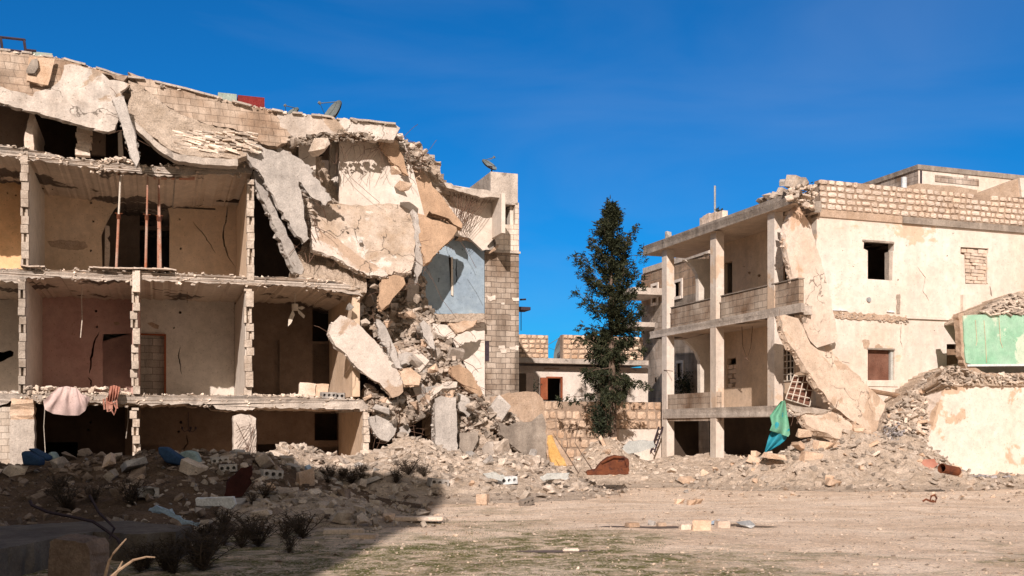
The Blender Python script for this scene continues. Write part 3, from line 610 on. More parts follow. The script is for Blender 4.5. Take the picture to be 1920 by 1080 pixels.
# thick gray lip along the curled deck edge
m = MB()
e = jagline([(238, 207, -.34), (250, 226, -.4), (268, 242, -.5), (288, 262, -.62), (306, 276, -.7), (326, 288, -.76), (356, 294, -.8), (400, 298, -.82), (446, 300, -.82)], 1.2, 8, closed=False)
for a, b in zip(e[:-1], e[1:]):
    p = L(*a); q = L(*b); dn = Vector((0, 0, -.15)) ; bk = W * .35
    m.hexa([p + dn, q + dn, q + dn + bk, p + dn + bk, p + Z * .02, q + Z * .02, q + bk + Z * .02, p + bk + Z * .02])
m.build('slab_lip', 'concrete', ruin)
# roof edge capping, broken in lengths
m = MB(); e = [(-260, 42), (0, 94), (60, 101), (120, 111), (180, 128), (235, 145), (270, 148), (330, 163), (400, 181), (470, 199), (530, 210), (640, 222), (742, 233)]
e = jagline(e, .8, 16, closed=False)
for a, b in zip(e[:-1], e[1:]):
    if random.random() < .3: continue
    j = random.uniform(-.03, .05); p = L(a[0], a[1], -.02 + j); q = L(b[0], b[1], -.02 + j); m = MB()
    m.hexa([p, q, q + W * .5, p + W * .5, p + Z * .05, q + Z * .05, q + W * .5 + Z * .05, p + W * .5 + Z * .05]); m.build('roof_capping', 'concrete', ruin)
# ---- right part behind the collapse
lp([(690, 420), (636, 420), (636, 248), (755, 250), (770, 300), (800, 420), (760, 430)], [hole(660, 324, 2.2)], .9, .15, 'plaster_white', 'back_wall', jag=0, label='white back wall at the top right')
lp([(560, 240), (592, 240), (592, 400), (560, 400)], [], .9, .15, 'plaster_white', 'back_wall')
lp([(618, 250), (634, 250), (634, 420), (618, 420)], [], 1.4, .15, 'plaster_gray', 'door_leaf')
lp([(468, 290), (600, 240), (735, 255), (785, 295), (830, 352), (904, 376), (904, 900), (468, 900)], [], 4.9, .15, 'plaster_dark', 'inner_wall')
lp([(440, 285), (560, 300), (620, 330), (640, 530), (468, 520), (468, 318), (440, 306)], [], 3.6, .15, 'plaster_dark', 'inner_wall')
lp([(590, 252), (755, 255), (755, 262), (680, 262), (590, 262)], [], .6, .15, 'plaster_brown', 'torn_beam', jag=1.5)
# blue room
lp([(790, 448), (862, 446), (880, 447), (902, 452), (908, 456), (908.5, 589), (790, 588)],
   [[(841, 482), (847, 482), (848, 552), (846, 553)], crack([(856, 488), (855, 505), (857, 520), (854, 535)], 2.2), hole(823, 523, 1.6), hole(822, 527, 1.4), hole(867, 468, 1.2), hole(868, 497, 1), hole(883, 512, 1), hole(850, 503, 1)],
   2.0, .15, 'blue_wall', 'back_wall', label='pale blue back wall crossed by the shadow of hanging slabs')
lp([(846, 482), (849, 482), (850, 555), (846, 553)], [], 1.95, .05, 'white_bar', 'door_jamb')
lp([(700, 440), (800, 440), (800, 640), (700, 640)], [], 2.6, .15, 'plaster_brown', 'inner_wall')
lp([(806, 588), (908.5, 588), (908.5, 604), (860, 604), (806, 602)], [], 1.6, .7, 'debris', 'floor_slab', jag=1.5, step=6)
lp([(845, 600), (909, 600), (909, 745), (900, 742), (870, 680), (850, 640)], [], 1.95, .2, 'plaster_white', 'back_wall', label='white back wall under the blue room')
lp([(836, 345), (940, 362), (932, 440), (906, 470), (880, 446), (850, 440), (830, 400)], [], 1.6, .15, 'plaster_white', 'back_wall')
m = MB(); t = Lt(934, 1.0); m.gbox(LG, t, t + .12, .7, 1.9, L(934, 440, 1).z, L(934, 366, 1).z); m.build('partition_wall', 'plaster_cream', ruin)
slab('roof_slab', [(832, 342, 1.0), (870, 352, .9), (905, 355, .9), (938, 362, .9), (940, 370, .9), (900, 370, .9), (868, 360, .9), (838, 352, 1.0)], 1.0, 'concrete', 'torn roof slab joining the block tower', jag=1.4, step=6, parent=ruin, toward=-W)
lp([(860, 432), (876, 440), (905, 448), (912, 450), (912, 458), (898, 456), (884, 449), (858, 448)], [], 1.7, .4, 'rock_orange', 'floor_slab', jag=1.5, step=5)
# ---- debris lying on the floors
m = MB()
def litter(px0, px1, s0, s1, z, n, a=.03, b=.13, line=None):
    for _ in range(n):
        px = random.uniform(px0, px1); s = random.uniform(s0, s1); p = LG(Lt(px), s, 0); p.z = z(px) if callable(z) else z
        put_rock(m, p + Z * .02, random.uniform(a, b) * random.uniform(.6, 1.3))
def zl(py_at):  # floor height along the front from sight line samples
    def f(px):
        for (x0, y0), (x1, y1) in zip(py_at[:-1], py_at[1:]):
            if x0 <= px <= x1: return L(px, y0 + (y1 - y0) * (px - x0) / (x1 - x0)).z
        return L(px, py_at[-1][1]).z
    return f
f1 = zl([(-200, 733), (0, 737), (250, 740), (470, 741), (560, 744), (692, 752)]); f2 = zl([(-200, 498), (0, 504), (250, 508), (470, 518), (640, 530), (684, 545)]); f3 = zl([(-200, 262), (0, 272), (60, 281), (130, 297), (260, 311), (400, 307), (476, 314)])
for f_, x0, x1, n_ in ((f1, -200, 690, 300), (f2, -200, 684, 300), (f3, -200, 474, 260)):
    for _ in range(n_):
        px = random.uniform(x0, x1)
        if noise.noise(Vector((px * .03, x1, 0))) < 0: continue
        put_rock(m, LG(Lt(px), -.0, f_(px) - random.uniform(.0, .3)), random.uniform(.03, .11))
litter(50, 245, -.05, 1.2, f1, 190, .06, .2); litter(50, 245, -.05, .6, lambda x: f1(x) + .12, 90, .06, .18); litter(475, 690, -.05, 1.5, f1, 150, .05, .2); litter(262, 460, -.05, 1.5, f1, 60, .03, .09)
litter(-100, 35, -.05, 1.5, f1, 50, .03, .1); litter(-100, 470, -.05, .9, f2, 260, .03, .12); litter(475, 690, -.05, 1.2, f2, 170, .05, .17)
litter(-100, 470, -.05, .9, f3, 330, .04, .15); litter(195, 262, -.05, .8, lambda x: f3(x) + .12 * (1 - abs(x - 228) / 36), 180, .05, .2)
for _ in range(260):
    px = random.uniform(-200, 740)
    for (x0, y0), (x1, y1) in zip([(-260, 44), (0, 95), (120, 112), (235, 146), (400, 182), (530, 211), (742, 234)][:-1], [(0, 95), (120, 112), (235, 146), (400, 182), (530, 211), (742, 234)]):
        if x0 <= px <= x1: put_rock(m, L(px, y0 + (y1 - y0) * (px - x0) / (x1 - x0) + .5, random.uniform(0, .5)), random.uniform(.04, .15))
m.build('floor_debris', 'rock', ruin, kind='stuff', fix=False, label='broken plaster and stones lying on the floor slabs')
# layered broken tiles on the folded deck
m = MB()
for _ in range(170):
    px = random.uniform(330, 480); py = 258 + (px - 330) * .02 + random.uniform(-12, 24); s = -.12 - (py - 240) / 60 * .5
    c = L(px, py, s - .08); k = random.uniform(.05, .16); m.tint = random.random()
    m.obox(c, (U + Z * random.uniform(-.3, .1)) * k, W * k * .7 + Z * random.uniform(-.03, .05), Z * .018)
m.build('broken_tiles', 'rock', ruin, kind='stuff', fix=False)
# plank-like screed pieces along floor 2 edge
m = MB()
for px in list(range(52, 85, 13)) + list(range(180, 262, 10)) + list(range(275, 320, 11)):
    k = random.uniform(.07, .2); c = L(px, 503 + (px - 180) * .02, -.04 + random.uniform(-.05, .1)); m.obox(c, (U + Z * random.uniform(-.15, .1)) * k, W * .15, Z * .015)
m.build('screed_pieces', 'stone', ruin, kind='stuff')
# hanging wires and room fittings
m = MB(); m.tube([L(155, 524, 1.5), L(153, 560, 1.5), L(154, 600, 1.4), L(151, 633, 1.4)], .012, 5); m.build('hanging_wire', 'white_bar', ruin)
m = MB(); m.tube([L(351, 547, 2), L(351, 568, 2)], .008, 5); m.build('hanging_wire', 'rebar', ruin)
m = MB(); m.tube([L(84, 765, .1), L(82, 800, .1), L(85, 850, .1)], .008, 4); m.build('hanging_wire', 'white_bar', ruin)
m = MB(); m.tube([L(240, 757, .6), L(240, 790, .5), L(236, 822, .5)], .008, 4); m.build('hanging_wire', 'white_bar', ruin)

# ---- steel props holding the sagging slab
def prop(px0, px1, s, y0, y1, lab):
    a, b = L(px0, y1, s), L(px1, y0, s)
    o = empty('steel_prop', a, lab, 'prop', 'rusty steel props under the sagging slab')
    d = b - a; m = MB(); m.tube([a, a + d * .56], .034, 8); m.build('outer_tube', 'prop', o)
    m = MB(); m.tube([a + d * .55, b], .025, 8); m.build('inner_tube', 'white_bar' if px0 < 250 else 'prop', o)
    m = MB(); m.tube([a + d * .53, a + d * .58], .05, 8); m.tube([a + d * .59 - U * .09, a + d * .59 + U * .09], .012, 5); m.build('collar', 'rust', o)
    m = MB(); m.obox(b + Z * .01, U * .07, W * .07, Z * .01); m.build('end_plate', 'rust', o); m = MB(); m.obox(a + Z * .01, U * .07, W * .07, Z * .01); m.build('end_plate', 'rust', o)
    return o
prop(218, 226, .35, 328, 504, 'half whitewashed steel prop, leftmost of the props'); prop(273, 277, .35, 330, 506, 'thin dark red steel prop between two paler ones')
prop(297, 297.5, .8, 333, 506, 'red steel prop close behind the rightmost pale prop'); prop(301, 298, .3, 333, 508, 'rightmost pale and rusty steel prop before the black doorway')
m = MB(); c0, c1 = L(288, 331, .3), L(365, 333, .3); m.hexa([c0 - W * .1 - Z * .05, c1 - W * .1 - Z * .05, c1 + W * .1 - Z * .05, c0 + W * .1 - Z * .05, c0 - W * .1, c1 - W * .1, c1 + W * .1, c0 + W * .1])
m.build('timber_beam', 'prop', rz=GA, label='thin orange timber laid over the steel props under the slab', cat='beam')
# ---- ceiling fan and chandelier
fan = empty('ceiling_fan', L(554, 568, 1.2), 'bent cream ceiling fan drooping from the dim room ceiling', 'fan')
m = MB(); m.tube([L(553, 547, 1.2), L(553, 572, 1.2)], .012, 6); m.build('rod', 'white_bar', fan)
m = MB(); m.tube([L(553, 570, 1.2), L(553, 582, 1.2)], .09, 10); m.build('motor', 'white_bar', fan)
for a in ([(557, 578), (566, 586), (572, 592), (570, 597), (560, 588)], [(549, 580), (541, 598), (540, 612), (546, 606), (553, 590)], [(556, 577), (566, 574), (572, 577), (566, 581)]):
    m = MB(); m.prism([L(x, y, 1.2) for x, y in a], W * .02); m.build('blade', 'white_bar', fan)
ch = empty('chandelier', L(354, 800, 2.5), 'dark metal chandelier hanging in the shaded ground floor room', 'lamp')
m = MB(); m.tube([L(353, 772, 2.5), L(353, 808, 2.5)], .012, 5); m.build('rod', 'dark_steel', ch)
for k in range(5):
    m = MB(); a = k * 1.257; c = L(353, 806, 2.5); d = U * math.cos(a) + W * math.sin(a)
    m.tube([c, c + d * .12 - Z * .06, c + d * .2 + Z * .02], .01, 5); m.tube([c + d * .2 + Z * .02, c + d * .2 + Z * .09], .03, 6); m.build('arm', 'dark_steel', ch)
# ---- cinder blocks and boards left on the first floor
def cinder(c, ax, ay, az, lab, mat='rock_gray', group=None, n=3):
    """hollow block: centre, half vectors; holes open on the -ay face"""
    m = MB(); ou = [c - ay - ax - az, c - ay + ax - az, c - ay + ax + az, c - ay - ax + az]; hs = []
    for i in range(n):
        cc = c - ay + ax * ((i + .5) / n * 2 - 1); r = .62 / n
        hs.append([cc + ax * math.cos(a) * r + az * math.sin(a) * r * ax.length / az.length for a in [k * math.pi / 5 for k in range(10)]])
    m.prism(ou, ay * 1.8, hs); q = c + ay * .8
    m.hexa([q - ax - az, q + ax - az, q + ax - az + ay * .2, q - ax - az + ay * .2, q - ax + az, q + ax + az, q + ax + az + ay * .2, q - ax + az + ay * .2])
    return m.build('cinder_block', mat, rz=GA, label=lab, cat='block', group=group)
def cb(p, lab, rz=0, tilt=0, sz=.2, mat='rock_gray', group=None, n=3):
    a = GA + rz; ax = Vector((math.cos(a), math.sin(a), math.sin(tilt))).normalized(); ay = Z.cross(ax).normalized(); az = ax.cross(ay)
    return cinder(p + az * sz * .45, ax * sz, ay * sz * .5, az * sz * .42, lab, mat, group, n)
cb(LG(Lt(615, .1), .1, f1(615)), 'gray hollow block on the torn first floor edge, left of two', .2)
cb(LG(Lt(633, .2), .2, f1(633)), 'gray hollow block on the torn first floor edge, right of two', -.3)
slab('board', [(562, 717, 1.2), (590, 719, 1.2), (592, 742, .9), (560, 741, .9)], .06, 'stone', 'pale board leaning on the first floor of the dim room', 'board', jag=1, step=10)
slab('board', [(592, 720, 1.25), (616, 720, 1.25), (616, 742, .95), (593, 742, .95)], .06, 'stone_orange', 'short tan board beside the pale one on the first floor', 'board', jag=1, step=10)
# ================================================================== COLLAPSE: debris slope and fallen slabs
def inside(p, poly):
    x, y = p; r = False; j = len(poly) - 1
    for i in range(len(poly)):
        if (poly[i][1] > y) != (poly[j][1] > y) and x < (poly[j][0] - poly[i][0]) * (y - poly[i][1]) / (poly[j][1] - poly[i][1]) + poly[i][0]: r = not r
        j = i
    return r
def debris_slope(poly, sfun, mat, label, fn=L, st=5.5, amp=.22, back=1.4):
    xs_ = [p[0] for p in poly]; ys_ = [p[1] for p in poly]; m = MB(); idx = {}
    nx = int((max(xs_) - min(xs_)) / st) + 2; ny = int((max(ys_) - min(ys_)) / st) + 2
    cells = [(i, j) for i in range(nx) for j in range(ny) if inside((min(xs_) + (i + .5) * st, min(ys_) + (j + .5) * st), poly)]
    def vert(i, j, bk):
        if (i, j, bk) not in idx:
            px = min(xs_) + i * st; py = min(ys_) + j * st; q = fn(px, py, 0)
            d = amp * (1.1 * noise.noise(q * 1.3) + .7 * noise.noise(q * 3.4)) + random.uniform(-.05, .05)
            p = fn(px + random.uniform(-1, 1), py + random.uniform(-1, 1), sfun(px, py) + d)
            idx[(i, j, bk)] = len(m.v); m.v.append(p + (W * back - Z * .2 if bk else Vector()))
        return idx[(i, j, bk)]
    cs = set(cells)
    for (i, j) in cells:
        q = [(i, j), (i, j + 1), (i + 1, j + 1), (i + 1, j)]
        m.face([vert(a, b, 0) for a, b in q]); m.face([vert(a, b, 1) for a, b in q[::-1]])
        for (di, dj, a, b) in ((-1, 0, q[0], q[1]), (1, 0, q[2], q[3]), (0, 1, q[1], q[2]), (0, -1, q[3], q[0])):
            if (i + di, j + dj) not in cs: m.face([vert(*a, 0), vert(*a, 1), vert(*b, 1), vert(*b, 0)])
    return m.build('rubble_slope', mat, label=label, cat='rubble', kind='stuff')
def Sc(px, py): # slope of the collapse: sits back at the top, spills out at the foot
    f = (py - 480) / 400; return 2.3 - 3.3 * f + max(0, (px - 800)) * .003
MAINP = [(672, 545), (700, 520), (752, 505), (792, 480), (800, 560), (822, 600), (845, 640), (868, 690), (905, 742), (945, 770), (975, 783), (978, 793), (940, 797), (915, 808), (950, 832), (988, 857), (1000, 900), (880, 905), (862, 850), (818, 800), (815, 770), (770, 795), (735, 790), (692, 772), (686, 720), (735, 750), (755, 735), (750, 690), (700, 620), (655, 590)]
debris_slope(MAINP, Sc, 'debris', 'dusty cascade of debris down the middle of the left ruin')
debris_slope([(740, 250), (760, 262), (790, 275), (822, 310), (862, 400), (850, 420), (800, 470), (785, 520), (762, 520), (762, 420), (775, 380), (745, 330), (738, 290)], lambda x, y: 1.2 + (y - 250) * .003, 'debris', 'torn edge of rubble below the roof corner', amp=.15, back=.8)
debris_slope([(455, 250), (500, 262), (560, 262), (600, 290), (620, 330), (640, 372), (660, 385), (585, 470), (560, 330), (510, 285), (470, 275)], lambda x, y: .9 + (y - 250) * .004, 'debris', 'rubble caught under the roof wall above the fallen slabs', amp=.12, back=.8)
debris_slope([(575, 455), (600, 470), (640, 495), (690, 520), (690, 548), (650, 540), (600, 525), (560, 520), (550, 490)], lambda x, y: 1.0 - (y - 455) * .012, 'debris', 'dusty scree on the broken second floor', amp=.1, back=1.0)
G1 = None
SL = lambda name, pts, th, mat, lab, **k: slab(name, pts, th, mat, lab, group=G1, bars=7, **k)
SL('fallen_slab', [(462, 268, -.5), (478, 270, -.5), (512, 282, -.5), (545, 305, -.45), (560, 335, -.4), (566, 370, -.35), (574, 420, -.3), (578, 448, -.3), (570, 455, -.3), (545, 425, -.35), (520, 385, -.4), (495, 335, -.5), (468, 302, -.55), (456, 286, -.55)], .22, 'slab_gray', 'gray curved slab hanging steeply beside the propped room')
SL('fallen_slab', [(476, 322, -.05), (484, 320, -.05), (500, 350, .1), (520, 400, .2), (545, 450, .3), (570, 505, .3), (566, 516, .3), (552, 510, .3), (530, 460, .2), (505, 400, .1), (485, 360, 0)], .25, 'slab_gray', 'narrow leaning wall edge between the gray slab and the black gap')
SL('fallen_slab', [(520, 272, .2), (545, 285, .15), (575, 308, .1), (600, 340, .1), (622, 375, .1), (610, 385, .05), (585, 370, .05), (560, 340, .05), (540, 312, .1), (522, 295, .15)], .28, 'slab_gray', 'lumpy broken beam sloping below the roof wall', jag=4, step=6)
SL('fallen_slab', [(583, 383, .7), (600, 377, .7), (650, 384, .7), (700, 384, .75), (745, 380, .8), (766, 392, .8), (776, 400, 1.0), (780, 430, .8), (778, 480, .35), (772, 505, .1), (760, 512, .0), (738, 508, -.05), (735, 515, -.1), (716, 518, -.15), (688, 514, -.15), (660, 498, .0), (625, 478, .15), (585, 466, .3), (583, 440, .5), (590, 415, .65)], .22, 'slab_scored', 'broad tilted slab with a scored dusty face at the centre of the ruin')
SL('fallen_slab', [(584, 424, .2), (600, 430, .2), (640, 455, .1), (690, 490, -.1), (722, 506, -.25), (728, 516, -.3), (716, 519, -.3), (690, 517, -.3), (660, 501, -.2), (625, 480, -.05), (584, 467, .1)], .16, 'slab_face', 'pale lower layer of the broad tilted slab')
SL('fallen_slab', [(764, 312, 1.3), (775, 308, 1.3), (800, 330, 1.2), (826, 365, 1.1), (848, 395, 1.0), (867, 420, .9), (866, 428, .9), (850, 420, .9), (828, 405, .9), (812, 400, .9), (805, 396, .9), (798, 408, .9), (782, 402, .9), (772, 378, 1.0), (768, 350, 1.1)], .2, 'slab_brown', 'brown slab sloping down from the roof corner')
SL('fallen_slab', [(784, 404, .7), (810, 412, .7), (838, 420, .7), (856, 426, .75), (857, 432, .75), (848, 446, .6), (828, 464, .4), (806, 490, .3), (798, 494, .3), (790, 470, .4), (785, 440, .55)], .2, 'slab_brown', 'triangular brown slab hanging above the blue wall')
SL('fallen_slab', [(774, 392, .75), (782, 400, .7), (788, 430, .55), (792, 470, .4), (790, 510, .4), (782, 530, .4), (775, 505, .3), (776, 470, .3), (778, 430, .4)], .2, 'slab_gray', 'thin upright slab edge between the broad slab and the brown triangle')
SL('fallen_slab', [(766, 330, .6), (758, 300, .6), (742, 262, .6), (718, 248, .6), (706, 252, .6), (710, 268, .6), (722, 285, .6), (735, 305, .6), (748, 312, .6)], .12, 'slab_brown', 'flap of torn roof deck hanging at the roof corner')
SL('fallen_slab', [(642, 592, -.5), (655, 597, -.5), (680, 615, -.5), (702, 637, -.5), (720, 660, -.5), (738, 680, -.55), (754, 710, -.6), (756, 735, -.6), (748, 742, -.6), (735, 746, -.6), (728, 735, -.6), (712, 718, -.55), (690, 706, -.5), (670, 690, -.5), (645, 660, -.5), (625, 640, -.5), (617, 625, -.5), (622, 608, -.5)], .28, 'slab_face', 'large pale ribbed slab leaning before the dim middle room')
SL('fallen_slab', [(716, 522, -.2), (738, 515, -.2), (757, 520, -.2), (760, 532, -.2), (745, 550, -.3), (730, 570, -.35), (716, 582, -.35), (710, 570, -.3), (712, 545, -.25)], .2, 'slab_brown', 'small dark tilted slab under the broad slab')
SL('fallen_slab', [(693, 782, -.3), (712, 774, -.3), (735, 780, -.3), (745, 795, -.3), (740, 815, -.35), (728, 828, -.35), (714, 824, -.35), (700, 808, -.3)], .2, 'slab_gray', 'rounded slab fragment dangling over the black cellar gap')
SL('fallen_slab', [(752, 802, -.2), (766, 797, -.2), (770, 808, -.2), (762, 820, -.2), (752, 820, -.2)], .14, 'slab_gray', 'small fragment dangling beside the rounded slab fragment')
SL('fallen_slab', [(815, 748, -1.0), (830, 743, -1.0), (855, 746, -1.0), (857, 800, -1.0), (858, 872, -1.05), (838, 874, -1.05), (818, 868, -1.05), (816, 800, -1.0)], .42, 'slab_gray', 'upright gray concrete stump standing in the rubble', cat='pillar', jag=1.2)
SL('fallen_slab', [(861, 812, -.6), (880, 810, -.6), (898, 806, -.6), (897, 825, -.7), (886, 846, -.8), (870, 850, -.8), (861, 838, -.7)], .25, 'concrete_dark', 'dark gray slab wedged right of the concrete stump')
SL('fallen_slab', [(860, 738, -.4), (880, 748, -.4), (888, 768, -.4), (878, 782, -.4), (862, 770, -.4)], .14, 'slab_gray', 'gray slab fragment above the concrete stump')
SL('fallen_slab', [(797, 742, -1.2), (812, 728, -1.1), (835, 716, -1.0), (858, 716, -1.0), (856, 726, -1.0), (830, 728, -1.0), (812, 742, -1.1), (803, 756, -1.2)], .35, 'slab_face', 'arched slab lip over a small hollow in the debris')
SL('fallen_slab', [(934, 790, -.5), (955, 800, -.5), (978, 792, -.5), (1004, 790, -.4), (1018, 778, -.35), (1024, 800, -.3), (1024, 868, -.3), (1018, 872, -.35), (980, 850, -.6), (960, 835, -.8), (940, 815, -.7)], .2, 'concrete_dark', 'tall gray wall fragment leaning beside the block tower', jag=1.4)
SL('fallen_slab', [(846, 690, .1), (862, 683, .1), (885, 700, .2), (905, 738, .3), (900, 745, .2), (870, 722, .1), (850, 708, .05)], .15, 'slab_brown', 'brown slab lying on the slope below the white wall')
SL('fallen_slab', [(794, 600, .4), (806, 612, .3), (812, 640, .2), (815, 655, .1), (806, 650, .1), (794, 630, .2), (788, 606, .4)], .12, 'slab_gray', 'narrow gray slab upright in the cascade')
SL('fallen_slab', [(812, 606, 1.1), (842, 610, 1.1), (857, 625, 1.0), (850, 634, .9), (826, 632, .9), (812, 620, 1.0)], .14, 'slab_face', 'flat cream slab at the foot of the blue wall')
SL('fallen_slab', [(842, 605, .9), (870, 601, 1.1), (895, 600, 1.1), (888, 612, 1.0), (868, 622, .9), (858, 624, .8)], .1, 'rock_orange', 'orange slab jutting over the white wall')
SL('fallen_slab', [(706, 598, -.1), (722, 610, -.15), (740, 650, -.3), (752, 690, -.45), (744, 690, -.45), (728, 660, -.3), (710, 625, -.2)], .14, 'slab_gray', 'long gray beam lying behind the large ribbed slab')
SL('fallen_slab', [(746, 694, -.3), (770, 690, -.3), (790, 705, -.3), (786, 722, -.4), (760, 722, -.5), (748, 712, -.5)], .12, 'rock_orange', 'orange brown flat piece right of the large ribbed slab')
SL('fallen_slab', [(224, 180, -.7), (232, 182, -.7), (242, 215, -.75), (254, 255, -.8), (262, 298, -.85), (256, 312, -.85), (248, 300, -.85), (236, 262, -.8), (224, 222, -.75), (211, 186, -.7)], .16, 'slab_gray', 'narrow leaning slab propped on the sagging upper floor', jag=1)
# chunks of the torn roof wall and heaps caught on ledges
def LC(px, py, s, size, mat, label, i=None, sc=(1, 1, 1), rot=None, fn=L): return chunk(fn(px, py, s), size, mat, label, i=i, sc=sc, rot=rot)
LC(597, 273, -.1, .8, 'rock', 'big pale lump hanging beneath the roof wall', 2); LC(551, 266, -.1, .36, 'rock', 'pale lump wedged left of the big hanging lump', 0)
LC(628, 258, .1, .3, 'rock', 'white lump under the roof wall above the dark doorway', 1); LC(655, 262, .1, .2, 'rock', 'small pale lump dangling right of the doorway lump', 3)
LC(757, 348, .2, .6, 'rock_orange', 'tan angular lump at the left of the brown slab', 2); LC(742, 322, .3, .5, 'rock_orange', 'orange block above the tan lump at the roof corner', 1)
LC(655, 575, -.2, .34, 'rock_gray', 'pale gray lump at the end of the middle floor', 4); LC(685, 605, -.3, .4, 'rock', 'pale block above the large ribbed slab', 0)
LC(702, 537, .0, .34, 'rock', 'pale rounded piece under the broad slab', 1); LC(765, 512, .1, .26, 'rock', 'tan piece under the corner of the broad slab', 0)
LC(649, 427, .3, .16, 'rock', 'white stone lying on the broad slab', 1); LC(676, 452, .2, .2, 'rock_gray', 'gray stone lying on the broad slab', 2)
LC(783, 560, .1, .4, 'rock', 'tan block below the upright slab edge', 3); LC(770, 590, .1, .42, 'rock_orange', 'orange stone in the narrow part of the cascade', 2)
LC(812, 690, -.2, .5, 'rock_orange', 'orange block in the lower cascade', 2); LC(884, 762, -.6, .5, 'rock', 'pale block at the top of the foot heap', 0)
LC(940, 843, -1.0, .75, 'rock', 'large rounded pale lump before the gray wall fragment', 2, sc=(1.2, 1, .7)); LC(965, 880, -1.3, .7, 'rock', 'large pale lump low at the foot of the collapse', 1)
for (px, py, s, sz, l) in ((772, 276, .9, .34, 'upper'), (785, 292, .8, .3, 'middle'), (798, 300, .7, .3, 'lower')): LC(px, py, s, sz, 'rock', l + ' loose block on the broken roof corner against the sky', 10)
# hundreds of broken pieces: the larger ones each stand alone
cnt = 0
def spill(n, poly, sfun, fn, sz, mats, label, group, lift=.12):
    xs_ = [p[0] for p in poly]; ys_ = [p[1] for p in poly]; k = 0
    while k < n:
        p = (random.uniform(min(xs_), max(xs_)), random.uniform(min(ys_), max(ys_)))
        if inside(p, poly):
            k += 1; chunk(fn(p[0], p[1], sfun(*p) - lift), random.uniform(*sz), random.choice(mats), label, group)
spill(62, MAINP, Sc, L, (.2, .48), ['rock', 'rock', 'rock_gray', 'rock_orange'], 'broken block lodged in the cascade of the left ruin', 'blocks lodged in the cascade')
def lscatter(m, n, poly, sfun, fn, a, b, lift=.08):
    xs_ = [p[0] for p in poly]; ys_ = [p[1] for p in poly]; k = 0
    while k < n:
        p = (random.uniform(min(xs_), max(xs_)), random.uniform(min(ys_), max(ys_)))
        if inside(p, poly): k += 1; put_rock(m, fn(p[0], p[1], sfun(*p) - lift), a + (b - a) * random.random() ** 2)
for _ in range(17):
    while True:
        p = (random.uniform(660, 960), random.uniform(500, 860))
        if inside(p, MAINP): break
    chunk(L(p[0], p[1], Sc(*p) - .22), random.uniform(.38, .72), random.choice(['slab_gray', 'slab_gray', 'slab_face', 'concrete']), 'thick slab fragment jammed at an angle in the cascade', 'slab fragments jammed in the cascade', name='slab_fragment', i=random.randrange(5, 10), cat='concrete slab', rot=(random.gauss(0, .8) + .6, random.gauss(0, .8), random.uniform(0, 6.28)))
m = MB(); lscatter(m, 1500, MAINP, Sc, L, .05, .3, .13)
TOP2 = [(738, 250), (758, 262), (790, 272), (822, 305), (800, 320), (770, 320), (745, 320), (735, 290)]
lscatter(m, 110, TOP2, lambda x, y: .9, L, .07, .24); lscatter(m, 120, [(520, 258), (700, 245), (700, 262), (600, 268), (545, 278)], lambda x, y: .05, L, .06, .2)
lscatter(m, 130, [(500, 275), (545, 290), (600, 345), (640, 390), (610, 385), (560, 335)], lambda x, y: .3, L, .06, .2); lscatter(m, 90, [(585, 380), (600, 460), (580, 460), (565, 330)], lambda x, y: .4, L, .08, .22)
lscatter(m, 70, [(1000, 470 - 30), (1002, 441), (1001, 442)], lambda x, y: 2, L, .04, .1) if False else None
m.build('rubble', 'rock', fix=False, label='countless small stones and plaster bits in the cascade', cat='rubble', kind='stuff')
# wires and bars trailing out of the broken concrete
def tangle(n, poly, s, ln, label, r=.008, mat='rebar', down=.6, fn=L, spread=1.0):
    m = MB(); xs_ = [p[0] for p in poly]; ys_ = [p[1] for p in poly]; k = 0
    while k < n:
        p = (random.uniform(min(xs_), max(xs_)), random.uniform(min(ys_), max(ys_)))
        if not inside(p, poly): continue
        k += 1; q = fn(p[0], p[1], s(*p)); d = Vector((random.gauss(0, .5) * spread, -abs(random.gauss(0, .3)), -down + random.gauss(0, .5))).normalized(); pts = [q]
        for _ in range(5): d = (d + Vector((random.gauss(0, .22), random.gauss(0, .15), random.gauss(-.05, .2)))).normalized(); pts.append(pts[-1] + d * ln * random.uniform(.6, 1.3) / 5)
        m.tube(pts, r, 4)
    return m.build('rebar_tangle', mat, fix=False, label=label, cat='rebar', kind='stuff')
tangle(45, MAINP, lambda x, y: Sc(x, y) - .1, 1.0, 'tangled rusty bars trailing through the cascade', down=.9)
tangle(24, [(600, 262), (740, 262), (740, 285), (600, 275)], lambda x, y: .4, .8, 'bars and wires dangling below the roof wall', .0045, down=1.4, spread=.5)
tangle(14, [(735, 255), (780, 265), (815, 310), (770, 310)], lambda x, y: .7, .6, 'wires bristling from the roof corner', .007, down=.2)
tangle(14, [(565, 400), (590, 400), (590, 480), (565, 450)], lambda x, y: .3, .8, 'loose bars curling beside the broad slab', .008, down=.7)
m = MB()
for i in range(15):   # net of bent bars by the white upper wall
    a = L(842 + i * 5.2, 352 + i * 1.0, 1.2); b = L(848 + ((i * 37) % 60) * .5, 405 + (i % 6) * 5, 1.2); m.tube([a, (a + b) / 2 + Vector((random.uniform(-.1, .1), 0, random.uniform(-.1, .05))), b], .008, 4)
for i in range(12):
    a = L(925 - i * 6, 366 - i * 1.0, 1.1); b = L(872 - i * 1.5, 432 - (i % 5) * 4, 1.1); m.tube([a, (a + b) / 2 - Z * .06, b], .007, 4)
m.build('rebar_net', 'rebar', fix=False, label='crossed net of bare bars hanging before the upper white wall', cat='rebar')
m = MB()
for a in ([(800, 500), (828, 560), (856, 597)], [(862, 450), (880, 478), (893, 503)], [(742, 765), (744, 800), (738, 832)], [(660, 300), (690, 335), (712, 350)], [(632, 300), (660, 335), (720, 375)]):
    pass
